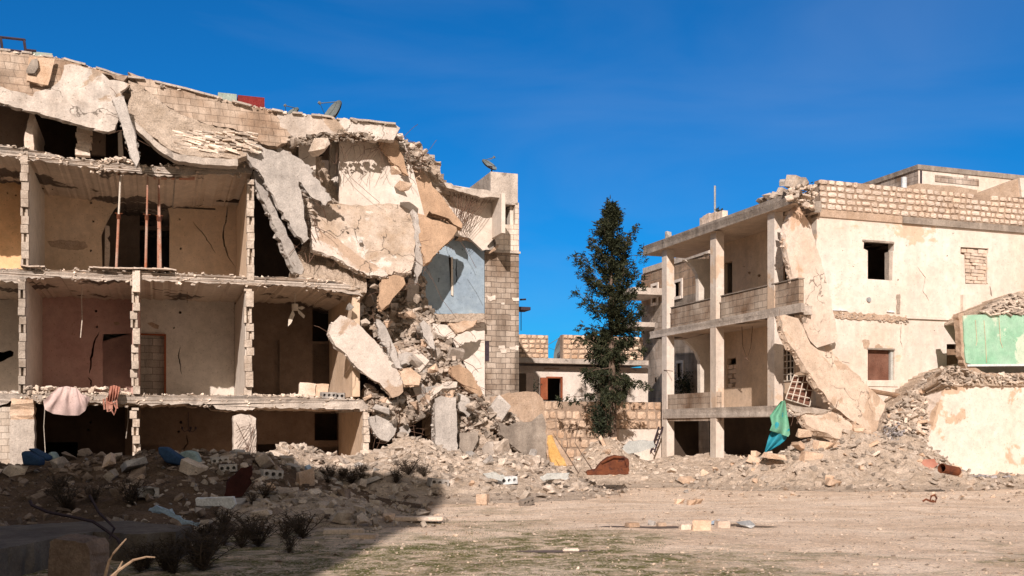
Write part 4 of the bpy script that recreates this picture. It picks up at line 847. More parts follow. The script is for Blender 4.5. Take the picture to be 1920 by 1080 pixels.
for a, l in (([(800, 500), (828, 560), (856, 597)], 'long thin bar slanting down across the lower blue wall'), ([(862, 450), (880, 478), (893, 503)], 'short bar sticking out below the brown triangle'), ([(742, 765), (744, 800), (738, 832)], 'bar dangling in the black cellar gap'), ([(632, 300), (660, 335), (712, 380)], 'long wire slanting across the white upper wall')):
    m = MB(); m.tube([L(x, y, .6 if y < 700 else -.3) for x, y in a], .006, 4); m.build('loose_bar', 'rebar', fix=False, label=l, cat='rebar')
# the plinth ledge blocks
# ================================================================== BLOCK TOWER
tw = empty('stair_tower', L(940, 800, 2), 'tall narrow tower of stained concrete blocks behind the collapse', 'building', rz=GA)
ts = 2.1
t0, t1 = Lt(908.5, ts), Lt(973, ts); zt = L(940, 474, ts).z; zc = L(940, 380, ts).z; ztop = L(945, 323, ts).z
m = MB(); m.gbox(LG, t0, t1, ts, ts + 3, -.3, zt); m.build('lower_wall', 'block_tower', tw)
m = MB(); m.gbox(LG, t0 + .02, t1 + .03, ts - .06, ts + .5, zt, zt + .06); m.build('ledge', 'concrete', tw)
o = plane_wall('upper_wall', lambda a, b: L(a, b, ts + .05), [(928, 472), (930, 455), (926, 445), (932, 430), (928, 420), (934, 405), (932, 392), (938, 380), (973, 380), (973, 472)], [[(943, 421), (943, 379.9 + 2), (966, 381.5), (966, 421)]], .2, 'block_pale', tw, jag=0)
m = MB(); m.gbox(LG, Lt(920, ts + .05), t1 - .02, ts + .05, ts + 2.6, zc - .02, ztop); m.build('head', 'concrete', tw)
m = MB(); m.gbox(LG, t1 - .2, t1 - .03, ts + .26, ts + 2.9, zt, zc - .03); m.gbox(LG, Lt(930, ts + 1), t1 - .2, ts + 2.4, ts + 2.6, zt, zc - .03); m.build('side_wall', 'plaster_gray', tw)
m = MB(); a = LG(0, 0, 0); m.gbox(LG, Lt(944, ts + .1), Lt(946.5, ts + .1), ts + .08, ts + .16, L(944, 421, ts).z, zc - .02); m.build('window_post', 'wood', tw)
for k, (x0, y0, x1, y1) in enumerate(((915, 796, 929, 803), (962, 797, 973, 804))): pass
for (x0, y0, x1, y1) in ((915, 556, 929, 562), (962, 558, 973, 564), (940, 567, 946, 571), (935, 648, 947, 654), (940, 655, 950, 662), (956, 650, 966, 655), (966, 650, 972, 657)):
    slab('mortar_patch', [(x0, y0, ts - .02), (x1, y0, ts - .02), (x1, y1, ts - .02), (x0, y1, ts - .02)], .03, 'plaster_white', None, jag=.8, step=4, parent=tw)
plane_wall('slit_window', lambda a, b: L(a, b, ts - .03), [(909.5, 639), (917, 639), (917, 677), (909.5, 677)], [], .04, 'dark_steel', tw)
m = MB(); p = L(975, 580, ts + 1); m.obox(p, U * .25, W * .3, Z * .05); p = L(975, 562, ts + 1); m.tube([p, p + U * .2 + Z * .02], .03, 5); p = L(977, 582, ts + 1); m.tube([p, L(977, 620, ts + 1)], .012, 4); m.build('bracket', 'dark_steel', tw)
slab('wall_fragment', [(925, 745, ts - .6), (976, 735, ts - .6), (1005, 735, ts - .5), (1018, 748, ts - .4), (1025, 790, ts - .4), (1026, 870, ts - .4), (975, 870, ts - .6), (925, 800, ts - .6)], .25, 'mortar', 'low weathered wall stub at the foot of the block tower', 'wall', jag=1.6)
LC(925, 467, 1.9, .3, 'rock_orange', 'small orange stone heap lump on the tower ledge', 2, sc=(1.8, 1, .7))
# roof tiles edge right of tower handled by roof slab; rooftop pieces
def dish(c, r, face, label, pole=None):
    o = empty('satellite_dish', c, label, 'dish'); n = face.normalized(); a = n.cross(Z).normalized(); b = n.cross(a); m = MB(); rings = []
    for j in range(7):
        rr = r * j / 6; d = -.28 * r * (1 - (j / 6) ** 2)
        rings.append([c + n * d + a * math.cos(k * math.pi / 10) * rr + b * math.sin(k * math.pi / 10) * rr for k in range(20)])
    for off in (0, -.03):
        base = len(m.v); m.v += [p + n * off for rg in rings for p in rg]
        for j in range(6):
            for k in range(20): m.face((base + j * 20 + k, base + j * 20 + (k + 1) % 20, base + (j + 1) * 20 + (k + 1) % 20, base + (j + 1) * 20 + k))
    m.build('bowl', 'dish', o, smooth=True, fix=False)
    m = MB(); m.tube([c - b * r * .9, c + n * r * .95], .012, 4); m.tube([c + a * r * .8, c + n * r * .95], .008, 4); m.tube([c + n * r * .9, c + n * r * 1.08], .04, 6); m.build('feed_arm', 'dish', o, fix=False)
    m = MB(); base = pole or (c - Z * r * 1.2 - n * .1); m.tube([c - n * .28 * r, base + Z * .2, base], .025, 5); m.build('pole', 'dark_steel', o, fix=False); return o
dish(L(621, 211, 1.0), .42, -U * .9 - W * .35 + Z * .5, 'gray green satellite dish on the roof edge right of the red tank', L(624, 232, 1.0))
dish(L(545, 212, 1.4), .26, -U * .8 - W * .5 + Z * .8, 'small black rimmed dish just above the roof edge', L(546, 226, 1.4))
dish(L(918, 308, 3.0), .27, U * .35 - W * .6 + Z * .7, 'small dark dish on top of the block tower', L(922, 324, 3.0))
m = MB(); m.gbox(LG, Lt(446, 1.5), Lt(496, 1.5), 1.5, 2.3, L(470, 206, 1.5).z, L(447, 178, 1.5).z); m.build('water_tank', 'red_paint', rz=GA, label='dark red steel box tank on the left roof', cat='tank')
m = MB(); m.gbox(LG, Lt(409, 1.5), Lt(444, 1.5), 1.5, 2.3, L(430, 200, 1.5).z, L(409, 173, 1.5).z); m.build('water_tank', 'green_tank', rz=GA, label='gray green box tank left of the red one', cat='tank')
m = MB(); m.gbox(LG, Lt(46, .8), Lt(98, .8), .8, 1.6, L(50, 115, .8).z, L(60, 96, .8).z); m.build('roof_box', 'green_tank', rz=GA, label='low gray box beside the dark steel frame on the roof', cat='box')
fr = MB()
for a, b in (((1, 68), (5, 96)), ((45, 73), (49, 103)), ((1, 70), (46, 75)), ((5, 93), (48, 98)), ((48, 94), (68, 96))): fr.tube([L(*a, .5), L(*b, .5)], .035, 5)
for a, b in (((1, 70), (8, 74)), ((46, 75), (50, 79))): fr.tube([L(*a, .5), L(*a, 1.3)], .035, 5)
fr.build('roof_frame', 'dark_steel', fix=False, label='dark square steel frame standing on the far left roof', cat='frame')
m = MB(); m.gbox(LG, Lt(803, 2), Lt(815, 2), 2, 2.3, L(809, 330, 2).z, L(809, 290, 2).z); m.build('chimney_stub', 'concrete', rz=GA, label='small square concrete stub rising behind the roof corner', cat='chimney')
# ================================================================== things hanging from or lying by the left ruin
def drape(name, outline, mat, label, cat, s0=-.25, folds=9, amp=.05, fan=None):
    """cloth surface between a top edge and a lower hem, with radiating folds"""
    top, bot = outline; n = 46; k = 16; m = MB()
    def along(pl, f):
        tot = [0]; 
        for a, b in zip(pl[:-1], pl[1:]): tot.append(tot[-1] + math.hypot(b[0] - a[0], b[1] - a[1]))
        d = f * tot[-1]
        for i in range(len(pl) - 1):
            if d <= tot[i + 1] + 1e-6: q = (d - tot[i]) / (tot[i + 1] - tot[i] + 1e-9); return (pl[i][0] + (pl[i + 1][0] - pl[i][0]) * q, pl[i][1] + (pl[i + 1][1] - pl[i][1]) * q)
        return pl[-1]
    for j in range(k + 1):
        for i in range(n + 1):
            a = along(top, i / n); b = along(bot, i / n); g = j / k; px = a[0] + (b[0] - a[0]) * g; py = a[1] + (b[1] - a[1]) * g + (6 * math.sin(g * math.pi) * 0)
            s = s0 - .10 * math.sin(g * math.pi * .9) + amp * (math.sin(i / n * folds * 6.28 + 1.5 * noise.noise(Vector((g * 2, i * .2, 0)))) * (.3 + .7 * math.sin(g * 2.6)) + .6 * noise.noise(Vector((i * .3, g * 3, 2))))
            m.v.append(L(px, py, s))
    N1 = len(m.v); m.v += [p + W * .02 for p in m.v[:N1]]
    for j in range(k):
        for i in range(n):
            q = (j * (n + 1) + i, j * (n + 1) + i + 1, (j + 1) * (n + 1) + i + 1, (j + 1) * (n + 1) + i); m.face(q); m.face([N1 + x for x in reversed(q)])
    return m.build(name, mat, rz=GA, label=label, cat=cat, fix=False, smooth=True)
drape('cloth', ([(108, 727), (125, 724), (145, 728), (152, 738)], [(81, 752), (84, 768), (100, 776), (125, 779), (148, 779), (160, 770), (169, 745)]), 'cloth_pink', 'pale pink blanket bulging over the first floor edge', 'cloth', folds=4.3, amp=.035)
drape('cloth', ([(206, 724), (215, 722), (226, 726)], [(201, 752), (210, 753), (221, 748)]), 'cloth_red', 'crumpled reddish cloth hanging by the pink blanket', 'cloth', folds=4, amp=.05)
m = MB()
for a in ([(194, 748), (196, 768)], [(198, 752), (208, 758), (220, 752)], [(200, 745), (202, 772), (208, 770)], [(207, 765), (214, 778), (218, 766), (214, 758)], [(218, 748), (220, 766)]): m.tube([L(x, y, -.28) for x, y in a], .022, 5)
m.obox(L(205, 760, -.26), U * .08, W * .02, Z * .1); m.build('broken_chair', 'cloth_red', rz=GA, fix=False, label='small broken red chair dangling under the reddish cloth', cat='chair')
def cushion(name, pts, D, mat, label, cat='cushion', th=.22):
    bm = bmesh.new(); c = [at(x, y, D) for x, y in pts]; dv = Vector((.05, 1, 0)).normalized() * th
    v1 = [bm.verts.new(p) for p in c]; v2 = [bm.verts.new(p + dv) for p in c]; n = len(c)
    bm.faces.new(v1); bm.faces.new(v2[::-1])
    for i in range(n): bm.faces.new((v1[i], v2[i], v2[(i + 1) % n], v1[(i + 1) % n]))
    bmesh.ops.recalc_face_normals(bm, faces=bm.faces); bmesh.ops.bevel(bm, geom=bm.edges[:], offset=.05, segments=3, affect='EDGES', profile=.6)
    me = bpy.data.meshes.new(name); bm.to_mesh(me); bm.free(); me.materials.append(MT[mat])
    o = bpy.data.objects.new(name, me); COL.objects.link(o); cc = sum(c, Vector()) / n
    me.transform(Matrix.Translation(-cc)); o.location = cc
    for f in me.polygons: f.use_smooth = True
    return tag(o, label, cat)
cushion('sofa_cushion', [(38, 848), (46, 845), (75, 860), (74, 874), (42, 872)], 18.9, 'sofa_blue', 'blue sofa cushion lying lower left on the dark heap'); cushion('sofa_cushion', [(50, 842), (58, 840), (90, 856), (88, 866), (74, 860)], 19.1, 'sofa_blue', 'blue sofa cushion lying on top of another at the left')
cushion('sofa_cushion', [(88, 850), (96, 846), (106, 862), (92, 868)], 19.3, 'sofa_teal', 'pale gray cushion right of the blue cushions')
cushion('sofa_cushion', [(295, 838), (310, 838), (345, 862), (350, 876), (310, 868), (296, 850)], 18.9, 'sofa_blue', 'dark blue sofa back sunk in the heap before the brown room', 'sofa'); cushion('sofa_cushion', [(334, 850), (350, 844), (366, 848), (376, 872), (350, 874)], 19.1, 'sofa_teal', 'pale teal sofa cushion beside the dark blue sofa back')
slab('metal_door', [(452, 877, 0), (470, 875, 0), (473, 880, 0), (462, 915, 0), (455, 930, 0), (438, 934, 0), (420, 930, 0), (430, 900, 0)], .04, 'dark_red', 'dark red brown metal door leaf standing upright in the shaded rubble', 'door', jag=.8, fn=lambda a, b, s: at(a, b, 17.5))
slab('yellow_board', [(1028, 820, 0), (1034, 817, 0), (1060, 872, 0), (1038, 875, 0), (1028, 850, 0)], .05, 'yellow_board', 'yellow board leaning against the wall stub beside the gravel mound', 'board', jag=.4, fn=lambda a, b, s: at(a, b, 28.3 ))
slab('concrete_post', [(1034, 817, 0), (1042, 824, 0), (1075, 872, 0), (1060, 874, 0)], .15, 'mortar', 'tan concrete post lying beside the yellow board', 'post', jag=.4, fn=lambda a, b, s: at(a, b, 28.5))
# ================================================================== RIGHT HOUSE
hs = empty('ruined_house', OR.copy(), 'cream two storey house with a columned balcony and slabs hanging off its corner', 'house', rz=GA)
def rp(name, outer, holes, s, thick, mat, jag=0, label=None, step=9): return plane_wall(name, lambda a, b: Rf(a, b, s), outer, holes, thick, mat, hs, jag, step, W, label)
zcor = Rf(1532, 403).z; zmid = Rf(1560, 590).z; tR = Rft(2300)
ztopR = zcor
def fy(z, px):  # pixel row of a height on the facade
    p = Rf(px, 800); return HZ - (z - CH) * F / p.y
zb = -.3
def zline(px, py): return Rf(px, py).z
m = MB()
wins = [[(1620, 452), (1676, 454), (1676, 470), (1674, 472), (1673, 526), (1627, 523), (1627, 470), (1619, 466)], [(1801, 463), (1854, 466), (1851, 480), (1851, 530), (1853, 533), (1810, 532), (1808, 478), (1801, 476)],
        [(1627, 654), (1677, 655), (1677, 713), (1627, 713)], [(1775, 645), (1800, 645), (1800, 690), (1775, 690)], crack([(1856, 537), (1858, 546), (1860, 556)], 2.5), hole(1628, 562, 3.5), crack([(1690, 610), (1688, 640), (1692, 652)], 1.5), crack([(1720, 500), (1735, 520), (1730, 545), (1742, 565)], 1.0), hole(1684, 525, 1.8), hole(1776, 480, 1.4), hole(1787, 438, 1.2), hole(1700, 460, 1.0), hole(1752, 620, 1.2), hole(1600, 500, 1.1), hole(1580, 470, 1.0)]
zc0 = zcor - .05
OX = [(1530.5, fy(zb, 1530)), (2150, fy(zb, 2150)), (2150, fy(zc0, 2150)), (1532, fy(zc0, 1532)), (1531, 430), (1533, 445), (1530, 455), (1532, 480), (1530, 560)]
rp('facade', OX, wins, 0, .25, 'plaster_cream')
# strip course at first floor level: torn concrete with plaster lip
rp('torn_course', [(1560, 584), (1600, 586), (1650, 590), (1702, 595), (1702, 601), (1670, 603), (1640, 600), (1600, 598), (1562, 595)], [], -.04, .06, 'mortar', jag=2.2, step=4)
m = MB()
for _ in range(170):
    px = random.uniform(1560, 1702); put_rock(m, Rf(px, 586 + (px - 1560) * .09 + random.uniform(-1, 9), -.02), random.uniform(.03, .10))
m.build('torn_course', 'rock', hs, kind='stuff', fix=False)
rp('string_course', [(1700, 591), (1796, 597), (1796, 601), (1700, 597)], [], -.07, .1, 'plaster_cream'); rp('string_course', [(1560, 580), (1590, 581), (1590, 583), (1560, 582)], [], -.05, .08, 'plastic_white'); rp('string_course', [(1664, 582), (1678, 583), (1678, 586), (1664, 585)], [], -.05, .08, 'plastic_white')
rp('torn_course', [(1682, 552), (1688, 552), (1688, 588), (1682, 588)], [], -.03, .05, 'rock', jag=1, step=5)
rp('pilaster', [(1806, 552), (1834, 553), (1834, 590), (1806, 590)], [], -.12, .15, 'plaster_cream')
# concrete cornice and stone parapet
m = MB(); za = zcor - .05; m.gbox(RG, 0.0, Rft(1690), -.05, .3, za, za + .22); m.build('cornice', 'mortar', hs)
m = MB(); m.gbox(RG, Rft(1690), tR, -.09, .3, za, za + .2); m.build('cornice', 'concrete_dark', hs)
def stonewall(G, t0, t1, sface, z0, z1, rows, name, parent, mats, seed=1, cor='stone', thick=.3, wmin=.17, wmax=.38, skipcorner=0, label=None, cat=None, rz=GA, ragged=0):
    rnd = random.Random(seed); m = MB(); m.cur = 1; m.gbox(G, t0, t1, sface + .012, sface + thick, z0, z1 - .02); m.cur = 0; h = (z1 - z0) / rows
    for r in range(rows):
        t = t0 + skipcorner * r / rows * 1.0; 
        while t < t1 - .08:
            ww = min(rnd.uniform(wmin, wmax), t1 - t); 
            if ragged and r == rows - 1 and rnd.random() < ragged: t += ww; continue
            g = rnd.uniform(.015, .04); m.tint = rnd.random(); c0, c1 = t + g, t + ww - g * .6; a0, a1 = z0 + r * h + rnd.uniform(.01, .035), z0 + (r + 1) * h - rnd.uniform(.005, .03)
            if c1 - c0 < .05: t += ww; continue
            cx, cz = (c0 + c1) / 2, (a0 + a1) / 2; rx, rz_ = (c1 - c0) / 2, (a1 - a0) / 2; b = len(m.v); K = 12; pr = rnd.uniform(.0, .03)
            ph = [rnd.uniform(.86, 1.05) for _ in range(K)]
            for ring, (f, dd) in enumerate(((1.0, .02), (.95, -pr * .6 - .008), (.62, -pr - .012))):
                for k in range(K):
                    a = k * 2 * math.pi / K; ca, sa = math.cos(a), math.sin(a); e = .45; x = math.copysign(abs(ca) ** e, ca); y = math.copysign(abs(sa) ** e, sa)
                    m.v.append(G(cx + x * rx * f * ph[k], sface + dd + (rnd.uniform(-.012, .012) if ring else 0), cz + y * rz_ * f * ph[k]))
            m.v.append(G(cx, sface - pr - .018, cz))
            for ring in range(2):
                for k in range(K): m.face((b + ring * K + k, b + ring * K + (k + 1) % K, b + (ring + 1) * K + (k + 1) % K, b + (ring + 1) * K + k))
            for k in range(K): m.face((b + 2 * K + k, b + 2 * K + (k + 1) % K, b + 3 * K))
            t += ww
    return m.build(name, mats, parent, rz=rz if parent is None else 0, label=label, cat=cat)
zp = Rf(1547, 336).z
stonewall(RG, .12, tR, -.0, za + .23, zp, 5, 'stone_parapet', hs, ['stone', 'mortar_deep'], 3, skipcorner=-.12, ragged=.12)
# windows
def rbox(name, x0, x1, y0, y1, s0, s1, mat, label=None, parent=None):
    m = MB(); m.gbox(RG, Rft(x0, s0), Rft(x1, s0), s0, s1, Rf(x0, y1, s0).z, Rf(x0, y0, s0).z); return m.build(name, mat, parent or hs, label=label)
for q_ in ([(1617, 638), (1622, 636), (1630, 638), (1631, 645), (1626, 655), (1621, 653)], [(1641, 648), (1648, 645), (1655, 650), (1655, 653), (1641, 653)]): rp('bare_patch', q_, [], -.012, .01, 'mortar', jag=.8, step=4)
rbox('window_lintel', 1618, 1677, 449, 452.5, -.03, .1, 'concrete_dark'); rbox('window_reveal', 1667, 1673, 472, 525, .05, .25, 'concrete')
wf = rbox('window', 1628, 1677, 655, 713, .16, .2, 'shutter', 'brown wooden casement window'); 
for x0, x1, y0, y1 in ((1628, 1631, 655, 712), (1641, 1646, 655, 712), (1668, 1670, 656, 712), (1628, 1669, 655, 658), (1628, 1669, 709, 712), (1646, 1669, 668, 671)):
    m = MB(); m.gbox(RG, Rft(x0, .12), Rft(x1, .12), .12, .16, Rf(x0, y1, .12).z, Rf(x0, y0, .12).z); m.build('window_frame', 'shutter', wf)
rbox('window_reveal', 1670, 1677, 656, 713, .06, .15, 'sheet_metal'); rbox('window_sill', 1625, 1684, 714, 724, -.03, .1, 'plaster_cream')
rbox('window_lintel', 1626, 1678, 652, 655, -.02, .1, 'concrete_dark')
m = MB(); rnd = random.Random(4); z = Rf(1810, 531, .1).z; z1 = Rf(1810, 466, .1).z
while z < z1:
    h = rnd.uniform(.09, .14); t = Rft(1801 if z > z1 - .2 else 1808, .1); te = Rft(1853, .1)
    while t < te: ww = rnd.uniform(.16, .3); m.tint = rnd.random(); m.gbox(RG, t + .01, min(t + ww, te) - .01, .06 + rnd.uniform(-.03, .03), .2, z + .008, z + h - .008); t += ww
    z += h
m.cur = 1; m.gbox(RG, Rft(1800, .2), te, .19, .24, Rf(1810, 533, .1).z, z1 + .1); m.build('stone_infill', ['stone', 'mortar'], hs, label='window filled with rough flat stones')
m = MB(); m.tube([RG(Rft(1628), -.05, Rf(1628, 562).z), RG(Rft(1628), .03, Rf(1628, 562).z)], .075, 12); m.build('drain_ring', 'metal', hs)
# interior: floors, cross walls, roof
se = Rss(1342) - .05
zRT = zcor + .0; zr0, zr1 = zcor - .02, zcor + .2
m = MB(); m.gbox(RG, .25, tR, .25, se + .1, zr0 - .12, zr0 + .1); m.build('roof_slab', ['concrete_dark', 'ceiling'], hs, ceil=1)
m = MB(); m.gbox(RG, .25, tR, .25, se + .1, zmid - .3, zmid - .05); m.build('floor_slab', ['concrete_dark', 'ceiling'], hs, ceil=1)
m = MB(); m.gbox(RG, .2, tR, se + .1, se + .3, -.3, zp - .9); m.build('rear_wall', 'plaster_cream', hs); m = MB(); m.gbox(RG, tR, tR + .2, 0, se + .3, -.3, zp - .1); m.build('end_wall', 'plaster_cream', hs)
m = MB(); m.gbox(RG, .25, tR, 3.6, 3.75, -.3, zr0 - .12); m.build('inner_wall', 'plaster_brown', hs)
# balcony side: wall behind the loggia runs away along W
def sp(name, outer, holes, off, thick, mat, jag=0, label=None): return plane_wall(name, lambda a, b: Rs(a, b, off), outer, holes, thick, mat, hs, jag, 9, U, label)
sE = Rss(1342)   # far end of the side wall
def sY(z, px, off=0): p = Rs(px, 800, off); return HZ - (z - CH) * F / p.y
zrb = Rs(1345, 434, -1.4).z + .12
sp('side_wall', [(1531, sY(-.3, 1531)), (1531, sY(zrb, 1531)), (1342, sY(zrb, 1342)), (1342, sY(-.3, 1342))],
   [[(1355, 551), (1355, 494), (1373, 489), (1373, 549)], [(1462, 530), (1462, 452), (1484, 447), (1484, 525)], [(1362, 727), (1362, 673), (1380, 670), (1380, 725)], [(1470, 716), (1470, 654), (1490, 650), (1490, 715)],
    hole(1405, 512, 3), hole(1423, 517, 3), hole(1395, 500, 1.5)], 0, .2, 'plaster_beige')
m = MB(); m.gbox(RG, .22, .4, sE, sE + .1, 0, .1)
m = MB(); rnd = random.Random(8); s0, s1 = Rss(1380), Rss(1362); z = Rs(1371, 727).z
while z < Rs(1371, 690).z:
    s = s0
    while s < s1: m.tint = rnd.random(); m.gbox(RG, .05 + rnd.uniform(-.03, .03), .2, s + .01, min(s + rnd.uniform(.2, .35), s1), z + .01, z + .15); s += .3
    z += .16
m.build('block_infill', 'stone_orange', hs)
# barred window behind the hanging slab
m = MB(); s0, s1 = Rss(1490), Rss(1470); z0, z1 = Rs(1480, 714).z, Rs(1480, 653).z
for k in range(4): s = s0 + (s1 - s0) * k / 3; m.gbox(RG, -.03, 0.0, s - .02, s + .02, z0, z1)
for k in range(6): z = z0 + (z1 - z0) * k / 5; m.gbox(RG, -.032, -.002, s0, s1, z - .015, z + .015)
m.build('window_grille', 'white_bar', hs)
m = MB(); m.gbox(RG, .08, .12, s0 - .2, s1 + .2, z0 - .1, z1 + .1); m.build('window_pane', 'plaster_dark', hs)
# balcony slabs
ob = -1.4; sA = Rss(1494, ob); sB = Rss(1214, ob)
def sidebox(name, s0, s1, o0, o1, z0, z1, mat, ceil=None, label=None, jag=False):
    m = MB()
    if jag:
        q = jagline([(o0, s0), (min(o1, 0), -.05)], .0, .2, closed=False); e = [(a + random.uniform(-.05, .05), b - random.uniform(0, .25)) for a, b in q]; pts = e + [(o1, s1), (o0, s1)]
        m.prism([RG(a, b, z1) for a, b in pts], Z * (z0 - z1), mid=.03)
    else: m.gbox(RG, o0, o1, s0, s1, z0, z1)
    return m.build(name, mat, hs, ceil=ceil, label=label)
zRB = Rs(1345, 434, ob).z; zRTt = zRB + .33
sidebox('balcony_roof', sA, sB, ob - .2, .2, zRB, zRTt, ['concrete_dark', 'ceiling'], 1, 'board marked concrete roof edge over the balcony', True)
zMB = Rs(1345, 613, ob).z; zMT = zMB + .26
sidebox('balcony_slab', sA, Rss(1219, ob), ob - .03, 0, zMB, zMT, ['concrete', 'ceiling'], 1, None, True)
zLB = Rs(1345, 783, ob).z; zLT = Rs(1345, 764, ob).z
sidebox('balcony_slab', Rss(1470, ob), Rss(1245, ob), ob - .05, 0, zLB, zLT, ['concrete', 'ceiling'], 1, None, True)
# parapets of bare blocks (left edge)
def parapet(x0, x1, z0, z1, label=None):
    m = MB(); m.gbox(RG, ob, ob + .16, Rss(x0, ob), Rss(x1, ob), z0, z1); m.build('balcony_parapet', 'block_balcony', hs, label=label)
    m = MB(); m.gbox(RG, ob - .03, ob + .19, Rss(x0, ob), Rss(x1, ob), z1, z1 + .03); m.build('parapet_cap', 'concrete_dark', hs)
zPT = Rs(1300, 568, ob).z
parapet(1498, 1448, zMT, zPT); parapet(1441, 1352, zMT, zPT); parapet(1333, 1258, zMT, zPT); 
m = MB(); q = [(1247, 618), (1226, 622), (1228, 606), (1234, 604), (1235, 592), (1246, 588)]; m.prism([Rs(a, b, ob) for a, b in jagline(q, 1, 6)], U * .16); m.build('balcony_parapet', 'block_balcony', hs, label='broken end of the block parapet')
m = MB(); m.gbox(RG, ob, ob + .16, Rss(1345, ob), Rss(1252, ob), zLB - .1, Rs(1300, 737, ob).z); m.build('balcony_parapet', 'block_balcony', hs)
# far return of parapets
for (z0, z1) in ((zMT, zPT), (zLT, Rs(1300, 737, ob).z)):
    m = MB(); m.gbox(RG, ob, 0, Rss(1250, ob) , Rss(1250, ob) + .15, z0, z1); m.build('balcony_parapet', 'block_balcony', hs)
# columns
for (x0, x1) in ((1252, 1241), (1342, 1334), (1452, 1441)):
    sa = Rss((x0 + x1) / 2, ob); 
    m = MB(); m.gbox(RG, ob - .02, ob + .28, sa - .18, sa + .18, zMT - .05, zRB); m.build('column', 'plaster_cream', hs)
    m = MB(); m.gbox(RG, ob - .02, ob + .28, sa - .18, sa + .18, -.3 if x0 < 1400 else zLT, zMB); m.build('column', 'plaster_cream', hs)
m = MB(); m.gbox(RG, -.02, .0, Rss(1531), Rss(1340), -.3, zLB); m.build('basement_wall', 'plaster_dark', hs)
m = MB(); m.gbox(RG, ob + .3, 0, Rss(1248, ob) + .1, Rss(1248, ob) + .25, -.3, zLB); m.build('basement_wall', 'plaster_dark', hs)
# far end walls with quarter-arch openings
se = Rss(1342) - .05
for (ya, yb, arc) in ((484, 572, [(1283, 487), (1294, 494), (1302, 503), (1308, 515), (1310, 530), (1310, 572)]), (618, 740, [(1284, 637), (1296, 648), (1306, 660), (1312, 675), (1313, 700), (1313, 740)])):
    o = plane_wall('arch_wall', lambda a, b: Rf(a, b, se), arc + [(1350, yb), (1350, ya)], [], .2, 'plaster_gray', hs)
for i, (x, y) in enumerate(((1322, 476), )):
    m = MB(); c = Rs(x, y, -.6); m.tube([c, c - Z * .1], .05, 8); m.build('light_fitting', 'white_bar', hs)
m = MB(); m.tube([Rs(1391, 612, -.7), Rs(1393, 650, -.7), Rs(1401, 672, -.7), Rs(1408, 650, -.7), Rs(1411, 612, -.7)], .01, 4); m.tube([Rs(1396, 670, -.7), Rs(1404, 676, -.7)], .012, 4); m.build('hanging_wire', 'rebar', hs)
m = MB(); m.tube([Rs(1245, 694, ob - .03), Rs(1262, 696, ob - .03)], .012, 4); m.build('hanging_wire', 'rebar', hs)
# hanging and fallen slabs at the corner
def RS_(name, pts, th, mat, lab, **k): return slab(name, pts, th, mat, lab, fn=Rf, bars=6, **k)
RS_('fallen_slab', [(1481, 412, -0.95), (1490, 398, -0.95), (1499, 388, -0.95), (1507, 402, -0.85), (1518, 418, -0.75), (1528, 450, -0.65), (1537, 480, -0.55), (1546, 515, -0.50), (1554, 550, -0.45), (1562, 585, -0.40), (1572, 632, -0.35), (1570, 640, -0.35), (1545, 648, -0.40), (1532, 652, -0.45), (1520, 640, -0.50), (1508, 615, -0.55), (1499, 592, -0.60), (1494, 560, -0.65), (1486, 520, -0.75), (1477, 480, -0.85), (1473, 440, -0.95)], .22, 'slab_cream', 'upper cream slab hanging down the corner of the right house', jag=1.6, edge=1)
RS_('fallen_slab', [(1461, 592, -1.25), (1472, 590, -1.25), (1497, 597, -1.25), (1508, 618, -1.2), (1520, 645, -1.15), (1534, 656, -1.1), (1560, 660, -1.0), (1580, 680, -1.0), (1605, 700, -1.1), (1625, 722, -1.2), (1650, 745, -1.3), (1661, 757, -1.35), (1652, 780, -1.5), (1642, 810, -1.7), (1634, 812, -1.75), (1610, 795, -1.7), (1580, 775, -1.65), (1552, 750, -1.6), (1530, 718, -1.5), (1508, 685, -1.4), (1484, 650, -1.35), (1470, 625, -1.3)], .2, 'slab_tan', 'long lower slab sliding from the balcony to the ground', jag=1.8)
RS_('fallen_slab', [(1502, 775, -2.0), (1530, 770, -1.9), (1560, 772, -1.8), (1592, 790, -1.9), (1602, 806, -2.0), (1580, 824, -2.2), (1566, 822, -2.3), (1552, 812, -2.3), (1535, 808, -2.3), (1512, 796, -2.2)], .2, 'slab_tan', 'flat brown slab lying over a dark hollow below the sliding slab', jag=2)
RS_('fallen_slab', [(1476, 756, -2.0), (1500, 762, -2.0), (1535, 766, -1.9), (1560, 770, -1.8), (1530, 776, -2.1), (1490, 772, -2.1)], .14, 'rock', 'pale ledge of broken floor above the flat brown slab', jag=1.5)
m = MB()
for _ in range(130):
    px = random.uniform(1478, 1528); t_ = random.random(); p = Rf(px, 352 + random.uniform(-4, 42) * (.5 + (px - 1478) / 100), -1.2 + random.uniform(-.3, .6)); put_rock(m, p, random.uniform(.08, .24))
for i in range(26): m.tube([Rf(1462 + i * .5, 600 + i * .3, -1.35)] + [Rf(1462 + i * .5 + random.uniform(-3, 6), 606 + i * .3 + 4 * k, -1.35) for k in range(2)], .008, 4) if i < 6 else None
m.build('torn_corner', 'rock', hs, kind='stuff', fix=False, label='crumbled blocks at the torn roof corner')
